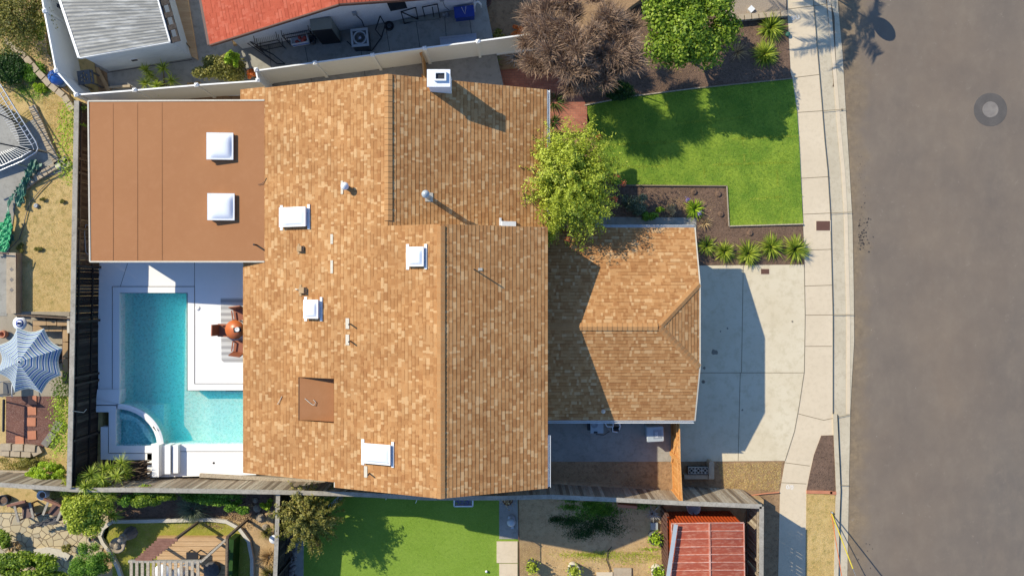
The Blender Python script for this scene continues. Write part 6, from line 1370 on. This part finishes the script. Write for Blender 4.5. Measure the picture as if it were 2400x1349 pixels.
b = MB(); b.tube([W(1434,1280,.8), W(1425,1290,.72), W(1422,1310,.72), W(1430,1335,.72), W(1426,1360,.72), W(1425,1450,.72)], .018, 6); tag(b.build('garden_hose', M['black']), 'black hose end snaking down the middle of the dry yard', 'hose')
for (x0,x1,y0,m_,lab) in ((1398,1436,1340,'concrete','pale slab at the bottom of the dry yard, left of the hose'),(1438,1480,1330,'blockstone','tan slab pair at the bottom of the dry yard, right of the hose')):
    b = MB(); b.pprism([(x0,y0),(x1,y0),(x1,1450),(x0,1450)], .74, .1); tag(b.build('loose_slab', M[m_]), lab, 'slab')
strap('dry_plant', 'white feathery dead branch near the step block in the dry yard', 1528, 1202, .8, .4, .02, 70, M['lf_twig'], droop=.1)
b = MB(); b.beam(W(1448,1182,.9), W(1492,1186,.9), .12, .3); tag(b.build('pinkish_edging', M['terracotta']), 'faded pink edging block lying against the fence in the dry yard', 'edging')
# red sheet metal shed
t = thing('metal_shed', tuple(W(1655,1290,.7)), 'rusty red sheet-metal shed with a shallow gabled roof at the bottom', 'shed'); zr0, zr1 = 2.5, 2.68
E = {k: W(x,y,z) for k,(x,y,z) in dict(a=(1574,1226,zr0), m=(1662,1224,zr1), c=(1743,1224,zr0), A=(1574,1500,zr0), m2=(1666,1500,zr1), C=(1747,1500,zr0)).items()}
b = MB(); 
for l, r_, l2, r2 in ((E['a'],E['m'],E['A'],E['m2']),(E['m'],E['c'],E['m2'],E['C'])): b.face([l,r_,r2,l2]); b.face([x-Vector((0,0,.04)) for x in (l,l2,r2,r_)])
b.build('roof_sheet', M['redmetal'], t); b = MB()
for i in range(16):
    s_ = i/15*1.0
    for l, r_, l2, r2 in ((E['a'],E['m'],E['A'],E['m2']),(E['m'],E['c'],E['m2'],E['C'])): b.beam(l.lerp(l2,s_)+Vector((0,0,.012)), r_.lerp(r2,s_)+Vector((0,0,.012)), .035, .03)
b.beam(E['m']+Vector((0,0,.02)), E['m2']+Vector((0,0,.02)), .07, .04); b.beam(E['a'],E['c'],.04,.06); b.beam(E['a'],E['A'],.04,.06); b.beam(E['c'],E['C'],.04,.06); b.build('roof_rib', M['ribpaint'], t)
b = MB(); ip = [E['a'].lerp(E['C'],.02), E['c'].lerp(E['A'],.02), E['C'].lerp(E['a'],.02), E['A'].lerp(E['c'],.02)]; b.prism([(p.x,p.y) for p in ip], .66, 2.44)
b.build('wall', M['orangemetal'], t); b = MB(); p, q = ip[0], ip[1]
for i in range(22): c = p.lerp(q,i/21); b.beam((c.x,c.y+.012,.68),(c.x,c.y+.012,2.42),.05,.03)
b.build('wall_rib', M['orangemetal'], t)
b = MB(); b.beam(W(1584,1228,2.75), W(1566,1349,2.75), .16, .04); b.beam(W(1566,1349,2.75), W(1558,1420,2.75), .16, .04); tag(b.build('loose_channel', M['palegrey']), 'long white metal channel lying on the left side of the red shed roof', 'channel')
t = wood_fence('trellis', [(1562,1205),(1566,1349),(1568,1500)], [1.9]*3, .68, 'brown slatted trellis along the left wall of the red shed', ('rust','rust'), .05, side=-1, gap=(.03,.09))
# side-yard equipment
c = W(1399,999,1.2); t = thing('pool_filter', (c.x,c.y,.63), 'pale grey square pool heater with a round vent beside the garage eave', 'pool heater'); MB().box((c.x,c.y,.63),(.56,.56,.6)).build('casing', M['palegrey'], t)
b = MB(); b.lathe((c.x-.1,c.y+.08,1.23),[(.14,0),(.14,.02),(.11,.02),(.1,.01),(0,.02)],22); b.build('vent', M['grey'], t); b = MB(); b.box((c.x-.06,c.y-.24,1.23),(.16,.07,.02)); b.box((c.x-.33,c.y-.02,.9),(.12,.3,.25)); b.build('control_panel', M['black'], t)
t = thing('pool_plumbing', tuple(W(1440,1000,.63)), 'white plastic pipes and pump between the heater and the side yard wall', 'pump')
MB().tube([W(1415,985,1.1), W(1423,999,1.1), W(1435,999,1.1), W(1436,1010,1.0), W(1447,1012,.9)],.03,8).build('pipe', M['white'], t); MB().tube([W(1437,986,1.0), W(1437,1000,1.0)],.03,8).build('pipe', M['white'], t); MB().tube([W(1449,985,1.2), W(1454,998,1.0), W(1450,1008,.8)],.035,8).build('pipe', M['white'], t)
c = W(1443,1006,.9); b = MB(); b.tube([(c.x-.16,c.y,.78),(c.x+.16,c.y,.78)],.1,12); b.build('pump', M['black'], t)
MB().tube([W(1462,984,.7), W(1480,992,.7), W(1500,990,.7), W(1520,988,.7)],.012,6).build('hose', M['black'], t)
MB().tube([W(1397,1017,.66), W(1415,1019,.66), W(1428,1010,.68)],.012,6).build('cable', M['black'], t)
# white appliance with a label
c = W(1536,1017,1.45); t = thing('wheelie_bin', (c.x,c.y,.63), 'white and grey wheeled cart with its lid up to the fence, half in sun', 'bin'); Mx = Matrix.Translation((c.x,c.y,.63)) @ Matrix.Rotation(R(3),4,'Z')
MB().xf(Mx).box((0,0,0),(.6,.56,.75),top=1.1).build('body', M['palegrey'], t)
b = MB().xf(Mx); rows = [[(.37*sx*k1, .33*sy*k1, z) for sx, sy in ((-1,-.88),(-.9,-1),(.9,-1),(1,-.88),(1,.88),(.9,1),(-.9,1),(-1,.88))] for k1, z in ((1,.76),(1,.80),(.93,.83))]
b.grid(rows, close=True, smooth=False); b.cap(rows[-1]); b.build('lid', M['palegrey'], t); MB().xf(Mx).box((.08,.0,.832),(.36,.36,.012)).build('lid_panel', M['grey'], t)
def text_on(s, c, z, size, rz, par, mat):
    cu = bpy.data.curves.new('lettering','FONT'); cu.body = s; cu.size = size; cu.extrude = .001; cu.align_x = 'CENTER'; tmp = bpy.data.objects.new('lettering',cu); COL.objects.link(tmp); me = bpy.data.meshes.new_from_object(tmp.evaluated_get(bpy.context.evaluated_depsgraph_get())); bpy.data.objects.remove(tmp)
    me.transform(Matrix.Translation(Vector((c[0],c[1],z))-wloc(par)) @ Matrix.Rotation(rz,4,'Z')); me.materials.clear(); me.materials.append(mat); o = bpy.data.objects.new('lettering', me); COL.objects.link(o); o.parent = par
text_on('SDS', (c.x+.1,c.y-.02), .63+.846, .15, R(93), t, M['white'])
# breeze block planter
t = thing('breeze_block_planter', tuple(W(1645,1105,0)), 'low pale planter of patterned breeze blocks with an L-shaped block edge beside the driveway', 'planter')
for i in range(3):
    p = W(1621+i*16, 1102, .4); b = MB(); s_ = .15
    for (x0,x1,y0,y1) in ((-s_,s_,.12,s_),(-s_,s_,-s_,-.12),(-s_,-.12,-.12,.12),(.12,s_,-.12,.12),(-.03,.03,.07,.12),(-.03,.03,-.12,-.07),(-.12,-.07,-.03,.03),(.07,.12,-.03,.03),(-.07,.07,.05,.07),(-.07,.07,-.07,-.05),(-.07,-.05,-.05,.05),(.05,.07,-.05,.05)): b.box((p.x+(x0+x1)/2,p.y+(y0+y1)/2,.28),(x1-x0,y1-y0,.12))
    b.build('breeze_block', M['rail'], t)
MB().pprism([(1612,1093),(1663,1093),(1663,1111),(1612,1111)], .27, .2).build('dark_core', M['black'], t)
MB().prism(wp([(1604,1112),(1662,1112),(1662,1122),(1604,1122)],.33), 0, .33).build('kerb_blocks', M['blockstone'], t); MB().prism(wp([(1662,1084),(1665,1080),(1671,1080),(1674,1084),(1674,1122),(1662,1122)],.45), 0, .45).build('end_block', M['blockstone'], t)
b = MB(); b.tube([W(1722,1152,.05), W(1745,1152,.05), W(1760,1160,.05), W(1790,1156,.05), W(1826,1153,.05)], .03, 6); tag(b.build('edge_strip', M['terracotta']), 'thin terracotta coloured edging curving between the dirt beds by the lower sidewalk', 'edging')
c = W(1847,80,.1); b = MB(); b.lathe((c.x,c.y,.0),[(.1,0),(.11,.1),(.08,.14),(0,.15)],12); tag(b.build('irrigation_cap', M['green']), 'small green irrigation cap beside the upper clump and the sidewalk', 'irrigation cap')
c = W(1763,19,.3); b = MB(); b.box((c.x,c.y,.1),(.24,.24,.1),R(45)); tag(b.build('white_cube', M['white']), 'small white square stone on the gravel at the top', 'stone')
t = thing('sliding_ladder', tuple(W(206,565,1.6)), 'grey tubular frame leaning between the fence and the flat roof edge', 'ladder'); MB().tube([W(216,527,2.2), W(201,527,2.2), W(198,545,2.2), W(201,590,2.2), W(206,596,2.2), W(220,596,2.2)],.02,8).build('frame', M['grey'], t)

# ---- ground cover: blades, one object each
def blades(name, poly, z, n, L, w, mat, label, excl=None):
    P = sample(poly, n); root = np.column_stack([P, np.full(n, z)]); d = rng.normal(0,.5,(n,3))+np.array([0,0,1.0])
    o = strips_mesh(name, root, d, L, w, mat, None, loc=(0,0,0), droop=.4, seg=1, bend=.2); tag(o, label, name.replace('_',' '), kind='stuff'); return o
blades('grass', wp(TURF,.04), .04, 60000, .07, .012, M['lf_grass'], 'bright green grass of the fresh front lawn')
blades('grass', wp([(713,1160),(1168,1165),(1168,1400),(713,1400)],.68), .68, 45000, .05, .012, M['lf_grass2'], 'green blades of the artificial lawn in the south yard')
blades('grass', wp([(240,1240),(300,1222),(520,1222),(560,1235),(586,1275),(588,1400),(270,1400),(262,1300)],.86), .86, 14000, .07, .012, M['lf_yg'], 'mossy yellow grass round the tan deck')
blades('dry_grass', wp([(38,450),(160,390),(168,560),(160,700),(38,735)],.95), .95, 9000, .08, .01, M['lf_dgrass'], 'dry yellow grass left of the brown fence')
blades('dry_grass', wp([(100,230),(150,240),(165,300),(160,370),(110,300)],.95), .95, 4000, .09, .01, M['lf_dgrass'], 'dry yellow grass above the trampoline yard')
blades('dry_grass', wp([(1220,1275),(1410,1295),(1530,1260),(1550,1400),(1220,1400)],.66), .66, 9000, .08, .01, M['lf_dgrass'], 'dry grass in the sunlit part of the dirt yard')
blades('dry_grass', wp([(1680,1085),(1832,1082),(1826,1148),(1700,1150)],.0), .0, 6000, .09, .01, M['lf_dgrass'], 'dead brown grass beside the driveway and sidewalk')
blades('dry_grass', wp([(1892,1160),(1955,1160),(1953,1400),(1890,1400)],.01), .01, 7000, .05, .01, M['lf_dgrass'], 'short dry grass of the verge')
# dark oil drips and dirt on the road by the gutter
b = MB(); 
for i in range(150):
    x = 2012+abs(random.gauss(0,14)); y = random.gauss(545,24) if i < 95 else random.uniform(345,600); p = W(x,y,-.1); r_ = random.uniform(.012,.05) if i < 60 else random.uniform(.008,.02)
    n = 7; rr_ = [r_*random.uniform(.6,1.3) for _ in range(n)]; b.face([(p.x+rr_[k]*math.cos(2*math.pi*k/n), p.y+rr_[k]*math.sin(2*math.pi*k/n), -.096) for k in range(n)])
for (x, y) in ((2030,1273),(2038,1275),(2033,1290),(2045,1285),(2012,1310),(2020,1333),(2040,1330)):
    p = W(x,y,-.1); r_ = .03; b.face([(p.x+r_*math.cos(2*math.pi*k/6), p.y+r_*math.sin(2*math.pi*k/6), -.096) for k in range(6)])
tag(b.build('oil_drips', M['patch'] if False else paint('oil_stain', A(84,76,68), .5)), 'scatter of dark oil drips on the road next to the gutter', 'stain', kind='stuff')
gs2 = paint('gutter_dirt', A(120,100,78), .9)
b = MB(); pl = [(1946,0),(1956,40),(1958,120),(1962,190),(1957,204),(1951,203),(1953,195),(1950,150),(1946,90),(1938,20),(1936,0)]; b.face([(*tuple(W(x,y,-.065))[:2], -.062) for x,y in pl[::-1]]); tag(b.build('gutter_stain', gs2), 'damp dirt streak lying in the gutter at the top', 'stain', kind='stuff')
b = MB()
for (x,y,r_) in ((1705,769,.05),(1689,776,.035),(1675,825,.14),(1651,862,.08),(1740,960,.05),(1857,753,.05),(1975,256,.05)):
    p = W(x,y,.02); z = .0165 if x < 1900 else -.05; n = 9; rr_ = [r_*random.uniform(.6,1.2) for _ in range(n)]; b.face([(p.x+rr_[k]*math.cos(2*math.pi*k/n), p.y+rr_[k]*math.sin(2*math.pi*k/n), z) for k in range(n)])
tag(b.build('driveway_stains', paint('driveway_oil', A(150,140,122), .8)), 'small dark oil spots on the driveway', 'stain', kind='stuff')

def weeds(name, px, py, rx, ry, z, n, L, w, mat, label, cat='weeds'):
    c = W(px,py,z); k = 14; lc = rng.normal(0,.42,(k,2))*np.array([rx,ry]); i = rng.integers(0,k,n); P = lc[i]+rng.normal(0,.16,(n,2))*np.array([rx,ry])*rng.uniform(.5,1.5,(k,1))[i]
    root = np.column_stack([c.x+P[:,0], c.y+P[:,1], np.full(n, z)]); d = rng.normal(0,1,(n,3)); d[:,2] = np.abs(d[:,2])+.2
    tag(strips_mesh(name, root, d, L, w, mat, None, loc=(0,0,0), droop=.3, seg=2, bend=.2), label, cat, kind='stuff')
weeds('green_weeds', 1385, 1188, 1.7, .5, .66, 5000, .1, .03, M['lf_green'], 'leafy green weeds below the grey fence in the shaded dry yard')
weeds('green_weeds', 1370, 1232, 1.9, .8, .66, 6500, .08, .022, M['lf_dark'], 'dark weed patches in the shaded middle of the dry yard')
weeds('green_weeds', 1420, 1300, 3.0, .35, .66, 3500, .08, .016, M['lf_yg'], 'yellow-green weeds along the sunlit edge of the dry yard')
weeds('green_weeds', 75, 170, 1.4, 1.2, .96, 4500, .14, .02, M['lf_green'], 'green weeds spreading below the pale diagonal blocks')
weeds('green_weeds', 60, 1088, 1.6, .45, .95, 2500, .09, .02, M['lf_olive'], 'patchy weeds below the tan blocks by the bark bed', 'weeds')
weeds('leaf_litter', 560, 1222, 1.4, .5, .87, 1500, .06, .02, M['lf_dry'], 'dry leaf litter around the curved pale kerb', 'leaf litter')
weeds('leaf_litter', 1560, 130, 2.4, 1.0, .015, 1500, .05, .015, M['lf_dry'], 'fine bark litter in the shaded bed below the green tree', 'leaf litter')
weeds('leaf_litter', 1600, 480, 2.0, .8, .015, 1200, .05, .013, M['lf_dry'], 'fine bark litter on the stepped brown bed', 'leaf litter')
weeds('leaf_litter', 1440, 1110, 2.6, .8, .61, 400, .04, .014, M['lf_dry'], 'few pale leaves on the shaded side yard dirt', 'leaf litter')

# seams of the fresh sod, where longer pale blades stand up
seg = [(1480,300,1870,262),(1420,340,1872,318),(1440,392,1876,380),(1706,470,1880,458),(1560,216,1566,262),(1640,262,1646,318),(1740,318,1745,380),(1560,330,1564,390),(1820,380,1824,470),(1760,200,1764,264),(1712,500,1716,528),(1830,470,1833,525),(1650,385,1652,432)]
pts = []
for x1,y1,x2,y2 in seg:
    p, q = np.array(W(x1,y1,.04)), np.array(W(x2,y2,.04)); n = int(np.linalg.norm(q-p)*130); t_ = rng.uniform(0,1,(n,1)); keep = np.sin(t_[:,0]*9+x1) > -.4; pts.append((p+(q-p)*t_+rng.normal(0,.02,(n,3))*np.array([1,1,0]))[keep])
pts = np.vstack(pts); d = rng.normal(0,1,(len(pts),3)); d[:,2] = .5
tag(strips_mesh('grass_seam', pts, d, .09, .014, M['lf_yg'], None, loc=(0,0,0), droop=.2, seg=1, bend=.1), 'pale longer grass along the seams of the new front lawn', 'grass', kind='stuff')
